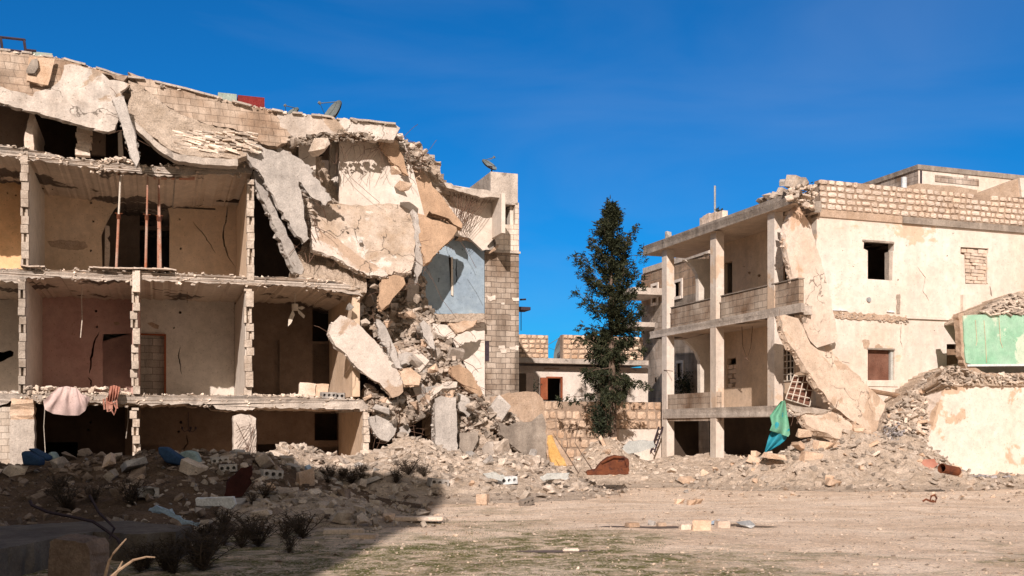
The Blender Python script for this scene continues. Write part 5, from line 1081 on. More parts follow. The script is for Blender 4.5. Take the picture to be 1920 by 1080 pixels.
# roof bits on the balcony roof
def top(px): return RG(ob + .15, Rss(px, ob), zRTt)
rub = 'loose block on the balcony roof'
for px, sz, i, l in ((1428, .34, 2, 'rounded brown block on the balcony roof, lowest of the row'), (1440, .36, 1, 'tilted brown block on the balcony roof, second of the row'), (1452, .3, 0, 'small block on the balcony roof, third of the row'), (1466, .3, 11, 'slim block on the balcony roof, fourth of the row'), (1492, .5, 10, 'wide flat block on the balcony roof next to the stone parapet'), (1505, .4, 3, 'pale block on the balcony roof touching the stone parapet')):
    chunk(top(px) + Z * sz * .5 - U * .12, sz * 1.45, 'rock', l, i=i, rot=(.2, .1, GA + .4), cat='block')
cb(top(1459) + Z * .42, 'gray pipe shaped hollow block perched on the balcony roof', .9, .5, .16, n=1)
m = MB(); s0, s1 = Rss(1352, ob), Rss(1309, ob); m2 = []
for i in range(7):
    a = s0 + (s1 - s0) * i / 7; m.tint = random.random(); m.gbox(RG, ob + .05, ob + .25, a + .01, a + (s1 - s0) / 7 - .01, zRTt, zRTt + random.uniform(.3, .42))
m.build('roof_kerb', 'stone', rz=GA, label='short row of upright stones on the balcony roof', cat='stones')
m = MB(); p = top(1328) + U * .1; m.tube([p + Z * .2, p + Z * 1.3], .035, 8); m.build('roof_pipe', 'metal', label='gray pipe standing up from the balcony roof', cat='pipe')
chunk(top(1246) + Z * .15, .38, 'rock_gray', 'small stone stump at the far end of the balcony roof', i=10, rot=(0, 1.57, GA), cat='block')
# teal sheet, grille, beam, ladder
m = MB()
g = [(1467, 752), (1474, 752), (1478, 780), (1480, 808), (1482, 818), (1470, 830), (1455, 840), (1434, 850), (1440, 825), (1446, 808), (1448, 795), (1444, 780), (1455, 765)]
def tw_(x, y): return Rf(x, y, -2.3 + .12 * math.sin(x * .35) + .10 * math.sin(y * .12 + x * .1) + (.25 if y > 815 else 0))
m.prism([tw_(*p) for p in jagline([(1467, 752), (1474, 752), (1477, 780), (1481, 812), (1474, 817), (1463, 812), (1452, 808), (1446, 812), (1449, 796), (1444, 782), (1455, 766)], .5, 6)], W * .015); m.build('tarp_upper', 'tarp', None) if False else None
def fold_sheet(rows, name, mat, label, cat, fn=Rf, s0=-2.3):
    m = MB(); n = 14
    for j, (l, r) in enumerate(rows):
        for i in range(n + 1):
            f = i / n; x = l[0] + (r[0] - l[0]) * f; y = l[1] + (r[1] - l[1]) * f; m.v.append(fn(x, y, s0 + .07 * math.sin(f * 9 + j * .5) + .03 * math.sin(j * 1.3)))
    N1 = len(m.v); m.v += [p + W * .02 for p in m.v[:N1]]
    for j in range(len(rows) - 1):
        for i in range(n): q = (j * (n + 1) + i, j * (n + 1) + i + 1, (j + 1) * (n + 1) + i + 1, (j + 1) * (n + 1) + i); m.face(q); m.face([N1 + x for x in reversed(q)])
    return m.build(name, mat, rz=GA, label=label, cat=cat, fix=False, smooth=True)
MT['tarp_green'] = surf('tarp_green', (.11, .33, .21), (.18, .38, .26), .9, c3=(.02, .28, .34), th=.6, sc3=2.5, bump=.15, fine=.08, rough=.6); MT['tarp_teal'] = surf('tarp_teal', (.015, .20, .27), (.03, .27, .34), .9, bump=.15, fine=.08, rough=.6)
tp = empty('tarp', Rf(1460, 850, -2.3), 'green and teal sheet hanging to a point from the broken balcony', 'sheet', rz=GA)
o = fold_sheet([((1465, 752), (1472, 751)), ((1457, 762), (1474, 764)), ((1444, 780), (1477, 782)), ((1448, 796), (1480, 800)), ((1447, 806), (1481, 814)), ((1452, 808), (1476, 820))], 'green_half', None, None, None) if False else None
def fs2(rows, nm, mat, s0):
    m = MB(); n = 14
    for j, (l, r) in enumerate(rows):
        for i in range(n + 1):
            f = i / n; m.v.append(Rf(l[0] + (r[0] - l[0]) * f, l[1] + (r[1] - l[1]) * f, s0 + .09 * math.sin(f * 8 + j * .6) + .03 * math.sin(j * 1.3)))
    N1 = len(m.v); m.v += [p + W * .02 for p in m.v[:N1]]
    for j in range(len(rows) - 1):
        for i in range(n): q = (j * (n + 1) + i, j * (n + 1) + i + 1, (j + 1) * (n + 1) + i + 1, (j + 1) * (n + 1) + i); m.face(q); m.face([N1 + x for x in reversed(q)])
    return m.build(nm, mat, tp, fix=False, smooth=True)
fs2([((1465, 752), (1472, 751)), ((1457, 762), (1474, 764)), ((1444, 780), (1477, 782)), ((1448, 796), (1480, 800)), ((1444, 807), (1481, 814)), ((1446, 808), (1478, 819))], 'green_half', 'tarp_green', -2.3)
fs2([((1448, 806), (1470, 808)), ((1444, 812), (1476, 818)), ((1441, 822), (1474, 824)), ((1438, 834), (1462, 834)), ((1434, 849), (1438, 848))], 'teal_half', 'tarp_teal', -2.2)
gr = MB(); c = [(1488, 705), (1529, 703), (1518, 762), (1473, 748)]
def bl(u, v): a = [c[0][k] + (c[1][k] - c[0][k]) * u for k in (0, 1)]; b = [c[3][k] + (c[2][k] - c[3][k]) * u for k in (0, 1)]; return Rf(a[0] + (b[0] - a[0]) * v, a[1] + (b[1] - a[1]) * v, -1.0)
for k in range(5): gr.tube([bl(k / 4, 0), bl(k / 4, 1)], .016, 5)
for k in range(5): gr.tube([bl(0, k / 4), bl(1, k / 4)], .016, 5)
gr.build('window_grille', 'white_bar', fix=False, label='white metal window grille leaning askew under the sliding slab', cat='grille')
slab('window_panel', [(1489, 707, -.9), (1529, 705, -.9), (1518, 760, -.9), (1475, 746, -.9)], .04, 'shutter', 'brown panel behind the askew white grille', 'panel', jag=.5, fn=Rf)
m = MB(); a, b = Rf(1633, 733, -.5), Rf(1702, 745, -.5); m.tube([a, b], .07, 8); m.build('timber_pole', 'wood', fix=False, label='thick brown timber pole stuck in the rubble beside the lower window', cat='pole')
m = MB(); a, b = Rf(1655, 762, -.6), Rf(1692, 760, -.6); m.tube([a, b], .05, 6); m.build('timber_pole', 'wood', fix=False, label='short timber lying below the thick pole', cat='pole')
ld = MB(); l0, l1 = Rs(1227, 848, ob - .3), Rs(1243, 800, ob - .1)
for d in (0, .3): ld.tube([l0 + W * d, l1 + W * d], .03, 4)
for k in range(5): q = l0 + (l1 - l0) * (k + .5) / 5; ld.tube([q, q + W * .3], .02, 4)
ld.build('ladder', 'dark_steel', fix=False, label='dark short ladder leaning at the far balcony column', cat='ladder')
# plinth wall and green wall fragment at the right edge
pw = plane_wall('plaster_wall', lambda a, b: Rf(a, b, -1.8), [(1725, 900), (1734, 835), (1750, 800), (1756, 770), (1764, 745), (1770, 728), (1800, 712), (1850, 708), (1900, 712), (2100, 716), (2100, 900)], [], .6, 'plaster_white', None, 1.2, 9) if False else None
m = MB(); m.prism([Rf(a, b, -1.8) for a, b in jagline([(1725, 900), (1734, 835), (1750, 800), (1756, 770), (1764, 745), (1775, 722), (1800, 712), (1850, 708), (1900, 712), (2100, 716), (2100, 900)], 1.5, 9)], W * .8, mid=.04)
MT['plinth'] = surf('plinth_plaster', (.68, .565, .465), (.77, .69, .61), .5, c3=(.56, .41, .29), th=.62, sc3=.8, bump=.4, fine=.1)
m.build('plaster_wall', 'plinth', rz=GA, label='pale plastered wall stump at the right edge', cat='wall')
gw = empty('green_wall', Rf(1860, 690, -1.7), 'mint green painted wall slab perched on the rubble at right', 'wall', rz=GA)
m = MB(); m.prism([Rf(a, b, -1.7) for a, b in jagline([(1806, 592), (1822, 590), (1860, 590), (2080, 592), (2080, 680), (1880, 684), (1830, 686), (1812, 680), (1808, 640)], .8, 9)], W * .14); m.build('painted_face', 'green_wall', gw)
m = MB(); m.prism([Rf(a, b, -1.66) for a, b in jagline([(1797, 588), (1806, 587), (1812, 630), (1810, 660), (1818, 684), (1840, 696), (1850, 700), (2080, 700), (2080, 712), (1835, 708), (1812, 694), (1802, 660), (1801, 620)], 1.4, 6)], W * .22, mid=.02); m.build('torn_edge', 'mortar', gw)
m = MB(); m.prism([Rf(a, b, -1.72) for a, b in [(1815, 683), (2080, 682), (2080, 685), (1815, 687)]], W * .05); m.build('skirting', 'plastic_white', gw)
m = MB()
for a in ([(1829, 600), (1832, 640), (1830, 648)], [(1845, 600), (1848, 640), (1850, 680)], [(1873, 595), (1876, 640), (1880, 652)]): m.tube([Rf(x, y, -1.715) for x, y in a], .008, 4)
m.build('conduit', 'stone_orange', gw)
# rubble on this side
SP = [(1655, 795), (1668, 765), (1695, 745), (1715, 725), (1740, 700), (1770, 688), (1800, 682), (1815, 700), (1800, 715), (1775, 722), (1765, 745), (1755, 775), (1748, 805), (1735, 840), (1760, 880), (1700, 885), (1660, 850), (1640, 820)]
sR = lambda x, y: -.6 - (y - 690) / 190 * 1.6
def debris2(poly, sf, mat, label, **k):
    return debris_slope(poly, sf, mat, label, fn=Rf, **k)
debris2(SP, sR, 'debris', 'scree of stones between the house and the plaster wall', amp=.14)
TP = [(1835, 588), (1845, 575), (1870, 562), (1900, 550), (1930, 545), (2080, 540), (2080, 592), (1900, 592)]
debris2(TP, lambda x, y: -1.0 - (y - 550) * .012, 'debris', 'shards of stone heaped above the green wall', amp=.1)
debris2([(1600, 790), (1640, 812), (1680, 840), (1690, 880), (1560, 880), (1540, 850), (1570, 830), (1600, 815)], lambda x, y: -1.9 - (y - 790) * .012, 'rock_orange', 'smooth orange dust heap at the foot of the sliding slab', amp=.06)
debris2([(1770, 690), (1790, 700), (1850, 704), (2080, 710), (2080, 726), (1850, 722), (1790, 724), (1772, 730), (1760, 712)], lambda x, y: -1.85, 'debris', 'crumbled edge along the top of the plaster wall', amp=.06, back=.6)
m = MB(); m.gbox(RG, Rft(1776, .1), Rft(1803, .1), .1, .2, Rf(1790, 688, .1).z, Rf(1790, 655, .1).z); m.build('niche_board', 'wood', hs)
RP = [(1660, 790), (1700, 740), (1770, 692), (1800, 690), (1765, 745), (1745, 810), (1735, 850), (1700, 870)]
spill(26, RP, sR, Rf, (.16, .36), ['rock', 'rock_orange'], 'stone in the scree between house and plaster wall', 'stones in the right scree')
m = MB(); lscatter(m, 900, SP, sR, Rf, .06, .26); lscatter(m, 420, [(1765, 688), (1800, 688), (1850, 700), (2080, 704), (2080, 724), (1850, 718), (1790, 722), (1760, 720)], lambda x, y: -1.85, Rf, .05, .2)

for _ in range(330):
    p = (random.uniform(1838, 2060), random.uniform(555, 590))
    if inside(p, TP): c_ = Rf(p[0], p[1], -1.25 - (p[1] - 550) * .012); k = random.uniform(.05, .16); a = random.uniform(-.6, .6); m.tint = random.random(); m.obox(c_, (U * math.cos(a) + Z * math.sin(a)) * k, W * k * .6, (Z * math.cos(a) - U * math.sin(a)) * .02)
m.build('rubble', 'rock', fix=False, label='small stones and shards in the right hand scree', cat='rubble', kind='stuff')
m = MB(); lscatter(m, 260, [(1655, 800), (1690, 790), (1700, 820), (1735, 850), (1760, 878), (1700, 885), (1660, 850)], sR, Rf, .04, .13, .25)
for _ in range(60):
    px = random.uniform(1735, 1900); c_ = at(px, 0, 27.3); c_.z = hz(c_.x, c_.y) + .03; put_rock(m, c_, random.uniform(.05, .16))
m.build('litter', 'trash', fix=False, label='scattered rubbish bags and rags below the right scree', cat='litter', kind='stuff')
slab('rag', [(1722, 872, 0), (1735, 862, 0), (1752, 860, 0), (1758, 872, 0), (1748, 880, 0), (1726, 882, 0)], .1, 'cloth_red', 'dark red rag on the ground beside the plaster wall', 'rag', jag=1.2, fn=lambda a, b, s: at(a, b, 27))
# blocks heaped low at the corner
for (px, py, s, sz, i, l, mt) in ((1508, 812, -2.4, .55, 0, 'tall orange block standing in the corner rubble', 'rock_orange'), (1497, 836, -2.6, .5, 1, 'rounded orange block beside the teal sheet', 'rock_orange'), (1545, 838, -2.6, .6, 10, 'upper pale dressed block in the corner rubble', 'rock_orange'), (1520, 858, -2.8, .62, 11, 'middle pale dressed block in the corner rubble', 'rock_orange'), (1452, 855, -2.6, .5, 5, 'flat orange stone at the foot of the teal sheet', 'rock_orange'), (1630, 868, -2.9, .45, 2, 'pale stone low before the dust heap', 'rock')):
    chunk(Rf(px, py, s), sz, mt, l, i=i, rot=(.1, .1, GA))
# ================================================================== BACKGROUND BUILDINGS
def BG(o): return lambda t, s, z: o + U * t + W * s + Z * z
# white house
D0 = 41.0; O1 = at(975, 800, D0); O1.z = 0; O1 += W * 0; G1_ = BG(O1)
def T1(px, s=0): return (hit(px, 800, O1 + W * s, W) - O1).dot(U)
def Z1(px, py, s=0): return hit(px, py, O1 + W * s, W).z
wh = empty('white_house', O1.copy(), 'low white house with a stone parapet and red shuttered window behind the tree', 'house', rz=GA)
fn1 = lambda s: (lambda a, b: hit(a, b, O1 + W * s, W))
zs = Z1(1100, 684)
plane_wall('facade', fn1(0), [(900, 900), (900, 684), (1215, 690), (1215, 900)], [[(1024, 752), (1024, 707), (1054, 707), (1054, 752)], [(1129, 737), (1129, 709), (1147, 709), (1147, 737)]], .25, 'plaster_white', wh)
m = MB(); m.gbox(G1_, T1(900), T1(1215), 2.5, 2.6, -.3, zs); m.build('inner_wall', 'plaster_dark', wh)
m = MB(); m.gbox(G1_, T1(900), T1(1206), -.5, 5, zs, zs + .2); m.build('roof_slab', 'concrete', wh)
stonewall(G1_, T1(900), T1(1023), -.3, zs + .2, Z1(1000, 627, -.3), 5, 'stone_parapet', wh, ['stone_orange', 'mortar_deep'], 5); stonewall(G1_, T1(1050), T1(1200), -.3, zs + .2, Z1(1100, 628, -.3), 5, 'stone_parapet', wh, ['stone_orange', 'mortar_deep'], 6)
sh = MB(); sh.gbox(G1_, T1(1012), T1(1025), -.1, -.04, Z1(1018, 749), Z1(1018, 708)); o = sh.build('shutter', 'wood_red', wh, label='red brown louvred shutter')
m = MB()
for k in range(9): z = Z1(1018, 749) + .08 + k * .09; m.gbox(G1_, T1(1013.5), T1(1023.5), -.115, -.1, z, z + .05)
m.build('louvre', 'wood_red', o)
m = MB()
for a, b, c_, d in ((1051, 1054, 707, 749), (1024, 1026, 707, 749), (1024, 1054, 706, 709)): m.gbox(G1_, T1(a), T1(b), -.06, .05, Z1(a, d), Z1(a, c_))
m.build('window_frame', 'wood_red', wh)
m = MB(); m.gbox(G1_, T1(1127), T1(1149), -.1, 0, Z1(1138, 740), Z1(1138, 737)); m.build('window_sill', 'plaster_white', wh)
m = MB(); m.gbox(G1_, T1(1020), T1(1048), -.04, 0, Z1(1030, 692), Z1(1030, 690)); m.build('vent_strip', 'mortar', wh)
m = MB(); c = at(1062, 645, 44); m.tube([c - Z * .8, c + Z * .1], .5, 14); m.build('roof_tank', 'plastic_white', fix=False, smooth=False, label='white round tank behind the white house parapet', cat='tank') if False else None
dish(at(1046, 655, 44), .6, Vector((-.95, -.2, .2)), 'green gray dish seen edge on behind the white house parapet', at(1046, 672, 44))
# boundary wall
D1 = 36.0; O2 = at(1022, 800, D1); O2.z = 0; G2 = BG(O2)
T2 = lambda px: (hit(px, 800, O2, W) - O2).dot(U)
stonewall(G2, T2(960), T2(1262), 0, -.2, hit(1100, 752, O2, W).z, 8, 'boundary_wall', None, ['stone_orange', 'mortar_deep'], 9, label='orange rubble stone wall running behind the tree', cat='wall', wmin=.25, wmax=.5, ragged=.1)
m = MB(); m.gbox(G2, T2(1150), T2(1245), -.5, -.02, -.2, hit(1200, 805, O2, W).z); m.build('low_ledge', 'plaster_cream', rz=GA, label='low plastered ledge along the foot of the stone wall', cat='ledge')
# stone house behind the balcony, its side turned to us
O3 = at(1207, 800, 47); O3.z = 0; G3 = BG(O3); 
P3 = lambda a, b, off=0: hit(a, b, O3 + U * off, U)
S3 = lambda px: (P3(px, 800) - O3).dot(W)
sb = empty('stone_house', O3.copy(), 'tall stone faced house seen between the balcony columns', 'house', rz=GA)
pf = lambda a, b: P3(a, b)
zt3 = P3(1250, 500).z
MT['block_warm'] = blocks('block_warm', (.54, .37, .25), (.62, .47, .34), (.40, .32, .26), bw=.75, bh=.36, ms=.014, dirt_th=.6)
MT['block_cream'] = blocks('block_cream', (.50, .41, .33), (.58, .49, .40), (.42, .35, .29), bw=.75, bh=.36, ms=.01, dirt_th=.6)
def y3(z, px): return HZ - (z - CH) * F / P3(px, 800).y
zm3 = P3(1222, 570).z
Hl = [[(1224, 568), (1224, 537), (1233, 535), (1233, 566)], [(1266, 556), (1266, 530), (1278, 528), (1278, 554)]]
plane_wall('upper_wall', pf, [(1207, y3(zm3, 1207)), (1207, y3(zt3, 1207)), (1330, y3(zt3, 1330)), (1330, y3(zm3, 1330))], Hl, .25, 'block_warm', sb)
plane_wall('lower_wall', pf, [(1207, y3(-.3, 1207)), (1207, y3(zm3, 1207)), (1330, y3(zm3, 1330)), (1330, y3(-.3, 1330))], [[(1270, 708), (1270, 682), (1280, 680), (1280, 706)], [(1228, 716), (1228, 708), (1236, 706), (1236, 716)]], .25, 'block_cream', sb)
m = MB(); sA3, sB3 = S3(1330), S3(1207); m.gbox(G3, -.05, .3, sA3, sB3, zt3, zt3 + .25); m.build('roof_edge', 'concrete', sb)
m = MB(); m.gbox(G3, .25, 8, sA3, sA3 + .2, -.3, zt3); m.gbox(G3, .25, 8, sB3 - .2, sB3, -.3, zt3); m.gbox(G3, 7.8, 8, sA3 + .2, sB3 - .2, -.3, zt3); m.build('wall', 'block_warm', sb); m = MB(); m.gbox(G3, .25, 7.8, sA3 + .2, sB3 - .2, zt3 - .2, zt3 - .02); m.build('roof', 'concrete', sb)
m = MB(); m.gbox(G3, 1.5, 1.6, sA3 + .2, sB3 - .2, -.3, zt3 - .2); m.build('inner_wall', 'plaster_dark', sb)
for (x0, x1, y0, y1) in ((1224, 1233, 536, 568), (1266, 1278, 529, 556), (1270, 1280, 681, 708)):
    m = MB(); sa, sb_ = S3(x1), S3(x0); za_, zb_ = P3((x0 + x1) / 2, y1).z, P3((x0 + x1) / 2, y0).z; e = .12
    m.gbox(G3, -.05, .02, sa - e, sa, za_ - e, zb_ + e); m.gbox(G3, -.05, .02, sb_, sb_ + e, za_ - e, zb_ + e); m.gbox(G3, -.05, .02, sa, sb_, zb_, zb_ + e); m.gbox(G3, -.08, .02, sa, sb_, za_ - e, za_)
    f = m.build('window', 'plaster_white', sb)
    m = MB(); m.gbox(G3, .1, .14, sa, (sa * .6 + sb_ * .4), za_, zb_); m.build('shutter', 'wood_red' if x0 != 1266 else 'tarp_green', f)
# balcony brackets left of the stone house
m = MB(); m.gbox(G3, -1.6, 0, sB3 - 2.2, sB3, P3(1207, 610).z - .3, P3(1207, 610).z - .1); m.gbox(G3, -1.6, 0, sB3 - 2.2, sB3, P3(1207, 520).z - 1.1, P3(1207, 520).z - .8); m.build('balcony_slab', 'concrete', sb)
# block building on the upper right
O4 = at(1722, 800, 46); O4.z = 0; G4 = BG(O4); pb = empty('block_building', O4.copy(), 'unplastered building with a gray block side rising beyond the right house roof', 'building', rz=GA)
T4 = lambda px, s=0: (hit(px, 800, O4 + W * s, W) - O4).dot(U); Z4 = lambda px, py: hit(px, py, O4, W).z
z4 = Z4(1722, 318)
m = MB(); m.gbox(G4, 0, T4(2100), 0, .3, -.3, z4); m.build('front_wall', 'plaster_cream', pb)
m = MB(); m.gbox(G4, -.02, .0, .0, 9, -.3, z4); m.build('side_wall', 'block_gray', pb)
m = MB(); m.gbox(G4, -.08, T4(2100), -.06, 9, z4, z4 + .22); m.build('roof_edge', 'concrete_dark', pb)
for (x0, x1, y0, y1) in ((1753, 1835, 328, 341), (1807, 1815, 322, 333)):
    m = MB(); m.gbox(G4, T4(x0), T4(x1), -.02, 0, Z4(x0, y1), Z4(x0, y0)); m.build('block_patch', 'block_gray', pb)
m = MB(); m.gbox(G4, T4(1725), T4(1728), -.03, 0, Z4(1726, 345), Z4(1726, 320)); m.build('drain_pipe', 'dark_steel', pb)
m = MB(); m.prism([Rf(1828, 364, 4), Rf(1912, 333, 4), Rf(1916, 370, 4), Rf(1828, 372, 4)], W * .3); m.build('roof_ramp', 'mortar', rz=GA, label='sloping tan plastered stair head behind the stone parapet', cat='stair head')
m = MB(); m.prism([Rf(1912, 334, 3.9), Rf(1990, 330, 3.9), Rf(1990, 372, 3.9), Rf(1916, 370, 3.9)], W * .3); m.build('roof_wall_end', 'plaster_cream', rz=GA, label='cream wall end beside the sloping stair head', cat='wall')
m = MB(); p = Rf(1695, 345, 2); m.tube([p - Z * .2, p + Z * .22], .09, 10); m.build('roof_barrel', 'plastic_white', fix=False, label='small pale upright tube behind the stone parapet', cat='tube')
m = MB(); m.prism([Rf(a, b, 2.5) for a, b in jagline([(1700, 350), (1720, 344), (1760, 347), (1800, 350), (1832, 356), (1832, 366), (1700, 358)], 1, 6)], W * .6); m.build('roof_soil', 'mortar', rz=GA, label='strip of soil and stones on the roof behind the parapet', cat='soil')
# block of flats behind the viewpoint, whose shade fills the lower left of the yard
shd = empty('apartment_block', Vector((-16, -3, 0)), 'plain apartment block on the near side of the yard casting the dark shade', 'building')
hB = 15.5
m = MB(); m.obox(Vector((-19.82, -7, hB / 2)), Vector((15.65, 0, 0)), Vector((0, 3.5, 0)), Vector((0, 0, hB / 2))); m.build('wall', 'plaster_brown', shd)
m = MB(); m.obox(Vector((-19.82, -7, hB + .15)), Vector((15.75, 0, 0)), Vector((0, 3.6, 0)), Vector((0, 0, .15))); m.build('roof', 'concrete', shd)
for i in range(7):
    for j in range(4):
        m = MB(); c = Vector((-31 + i * 4.2, -3.49, 2.6 + j * 3.6)); m.obox(c, Vector((.7, 0, 0)), Vector((0, .04, 0)), Vector((0, 0, .8))); m.build('window', 'dark_steel', shd)

# ================================================================== TREE
def leafquad(m, p, d, l, w_):
    a = d.cross(Vector((random.gauss(0, 1), random.gauss(0, 1), random.gauss(0, 1)))).normalized() * w_
    b = len(m.v); m.v += [p - a * .3, p + a * .3, p + d * l + a * .12, p + d * l - a * .12]; m.face((b, b + 1, b + 2, b + 3))
def conifer(base, H, prof, nb, label, seed):
    random.seed(seed); o = empty('conifer_tree', base, label, 'tree'); m = MB()
    m.tube([base + Vector((.03 * math.sin(k), 0, H * .97 * k / 8)) for k in range(9)], .17, 9, .02); m.build('trunk', 'bark', o, fix=False)
    br = MB(); lf = MB()
    def spray(q, dd, n, sc):
        for _ in range(n):
            lf.tint = max(0, min(1, random.gauss(.4, .25))); d = (dd + Vector((random.gauss(0, .5), random.gauss(0, .5), random.gauss(-.35, .5)))).normalized(); leafquad(lf, q + Vector([random.gauss(0, .05 * sc) for _ in range(3)]), d, random.uniform(.07, .17) * sc, random.uniform(.05, .1) * sc)
    for i in range(nb):
        f = (i + random.random()) / nb; h = prof['h0'] + (1 - prof['h0']) * f; ang = random.uniform(0, 6.28); rr = prof['r'](h, ang) * random.choice((.45, .65, .85, 1.0, 1.2, 1.3))
        st = base + Z * H * h; dr = Vector((math.cos(ang), math.sin(ang), 0)); up = prof['up'](h); pts = []
        n = 6
        for k in range(n + 1):
            g = k / n; pts.append(st + dr * rr * g + Z * (up * rr * g * g - .12 * rr * g + (random.gauss(0, .03) if k else 0)))
        br.tube(pts, .022 * (1.3 - h), 4, .005)
        for k in range(1, n + 1):
            for q in range(3):
                pp = pts[k - 1] + (pts[k] - pts[k - 1]) * random.random(); sd = Vector((-dr.y, dr.x, 0)) * random.choice((-1, 1)); tip = pp + (sd * random.uniform(.1, .35) + dr * random.uniform(0, .3)) * min(1, rr * .8) - Z * random.uniform(.02, .22)
                spray(tip, (dr * .6 + Z * (.5 if h > .5 else -.5)), 12, .8); spray((pp + tip) / 2, dr, 6, .75)
        spray(pts[-1], (dr + Z * .6).normalized(), 16, 1)
    br.build('limbs', 'bark', o, fix=False); lf.build('crown', 'needles', o, fix=False, label='dark green drooping needles'); random.seed(77); return o
Dt = 34.5; tb = at(1147, 800, Dt); tb.z = .3; Ht = at(1147, 382, Dt).z - .3
def rprof(h, a):
    env = [(0, .5), (.14, .5), (.2, .8), (.29, 1.45), (.35, .95), (.45, 1.05), (.52, 1.0), (.62, 1.12), (.70, 1.05), (.74, .7), (.80, .8), (.86, .6), (.93, .33), (1, .08)]
    for (a0, b0), (a1, b1) in zip(env[:-1], env[1:]):
        if a0 <= h <= a1: r = b0 + (b1 - b0) * (h - a0) / (a1 - a0); break
    return r * .88 * (1 + .28 * noise.noise(Vector((math.cos(a) * 1.5, math.sin(a) * 1.5, h * 9))))
conifer(tb, Ht, {'h0': .27, 'r': rprof, 'up': lambda h: .95 if h > .62 else (.45 if h > .38 else -.05)}, 112, 'tall dark conifer standing between the two ruins', 5)
def bush(base, r, h, n, label, seed, mat='bush', tall=1.0):
    random.seed(seed); o = empty('bush', base, label, 'bush'); m = MB(); lf = MB()
    for i in range(14):
        a = random.uniform(0, 6.28); q = base + Vector((math.cos(a) * r * .8 * random.random(), math.sin(a) * r * .8 * random.random(), h * random.uniform(.5, 1))); mid_ = (base + q) / 2 + Vector((random.gauss(0, .08), 0, 0)); m.tube([base, mid_, q], .012, 4, .004)
        for _ in range(n // 14):
            t = random.uniform(.3, 1); p = base + (q - base) * t + Vector([random.gauss(0, .14 * r) for _ in range(3)]); lf.tint = random.random(); leafquad(lf, p, Vector((random.gauss(0, 1), random.gauss(0, 1), random.gauss(.3, 1))).normalized(), random.uniform(.06, .12), random.uniform(.06, .1))
    m.build('stems', 'bark', o, fix=False); lf.build('leaves', mat, o, fix=False); random.seed(78 + seed); return o
b1 = at(1128, 832, 33.5); bush(b1, .75, 1.7, 1500, 'young dark evergreen sapling at the foot of the conifer', 11)
b2 = at(986, 752, 37.5); b2.z = 1.6 + (800 - 760) * 37.5 / F; bush(b2, .6, .9, 800, 'dark bush before the white house beside the block tower', 12)
b3 = at(1296, 745, 43); bush(b3, 1.1, 1.2, 1000, 'olive green bush seen through the lower balcony', 13)
b4 = RG(-.3, Rss(1338, ob) , zRTt); bush(b4 - U * .9, .2, .5, 90, 'dry sprig growing on the balcony roof', 14)
b5 = Rf(1528, 362, .4); bush(b5, .25, .3, 120, 'small green tuft behind the stone parapet corner', 15)
# ================================================================== YARD OBJECTS 
# rusty crumpled shell
def lathe_shell():
    o = empty('rusty_shell', at(1145, 888, 25.5), 'rusty brown crumpled car seat shell lying before the gravel mound', 'scrap')
    D = 25.5; m = MB()
    prof_ = [(1100, 888), (1103, 883), (1118, 880), (1128, 867), (1140, 858), (1155, 855), (1170, 856), (1178, 860), (1180, 868), (1178, 886), (1160, 889), (1130, 890)]
    m.prism([at(x, y, D) for x, y in jagline(prof_, .5, 6)], Vector((0, .45, -.0)), mid=.03); m.build('shell', 'rust', o)
    m = MB(); m.prism([at(x, y, D - .12) for x, y in jagline([(1100, 884), (1115, 882), (1122, 884), (1135, 884), (1178, 876), (1179, 889), (1101, 891)], .6, 6)], Vector((0, .2, 0)), mid=.02); m.build('lower_rail', 'rust', o)
    m = MB(); m.tube([at(1172, 858, D - .02), at(1176, 870, D - .08), at(1178, 884, D - .05)], .035, 6); m.tube([at(1128, 868, D - .03), at(1150, 857, D - .06), at(1172, 858, D - .04)], .03, 6); m.build('rim', 'rust', o, fix=False)
lathe_shell()
o = empty('rusty_drum', at(1783, 884, 24), 'small rusty bucket lying open on its side on the dirt at right', 'bucket'); m = MB(); a, b = at(1766, 878, 24), at(1795, 884, 24.2)
n = 14
for rr, off in ((.11, 0), (.095, 0)):
    base = len(m.v)
    for q in (a, b):
        d = (b - a).normalized(); x = d.cross(Z).normalized(); y = d.cross(x)
        m.v += [q + x * math.cos(k * 2 * math.pi / n) * rr * 1.1 + y * math.sin(k * 2 * math.pi / n) * rr for k in range(n)]
    for k in range(n): m.face((base + k, base + (k + 1) % n, base + n + (k + 1) % n, base + n + k))
m.face([n + k for k in range(n)]); m.build('body', 'rust', o, fix=False)
m = MB(); d = (b - a).normalized(); x = d.cross(Z).normalized(); y = d.cross(x); m.tube([a + x * math.cos(k * .45) * .12 + y * math.sin(k * .45) * .11 for k in range(15)], .012, 5); m.build('rim', 'rust', o, fix=False)
o = MB(); Dg = 20.5
for pts in ([(1730, 940), (1736, 936), (1745, 940), (1752, 941)], [(1744, 939), (1746, 930), (1752, 928), (1756, 934), (1754, 941), (1748, 938)]): o.tube([at(x, y, Dg) for x, y in pts], .022, 5)
o.build('scrap_iron', 'rust', fix=False, label='small twisted rusty iron bracket lying alone on the dirt', cat='scrap')
def gp(px, py, dz=0):
    """point on the yard along a sight line"""
    D = 7.0
    while D < 60:
        p = at(px, py, D)
        if p.z <= hz(p.x, p.y): break
        D += .07
    p.z = hz(p.x, p.y) + dz; return p
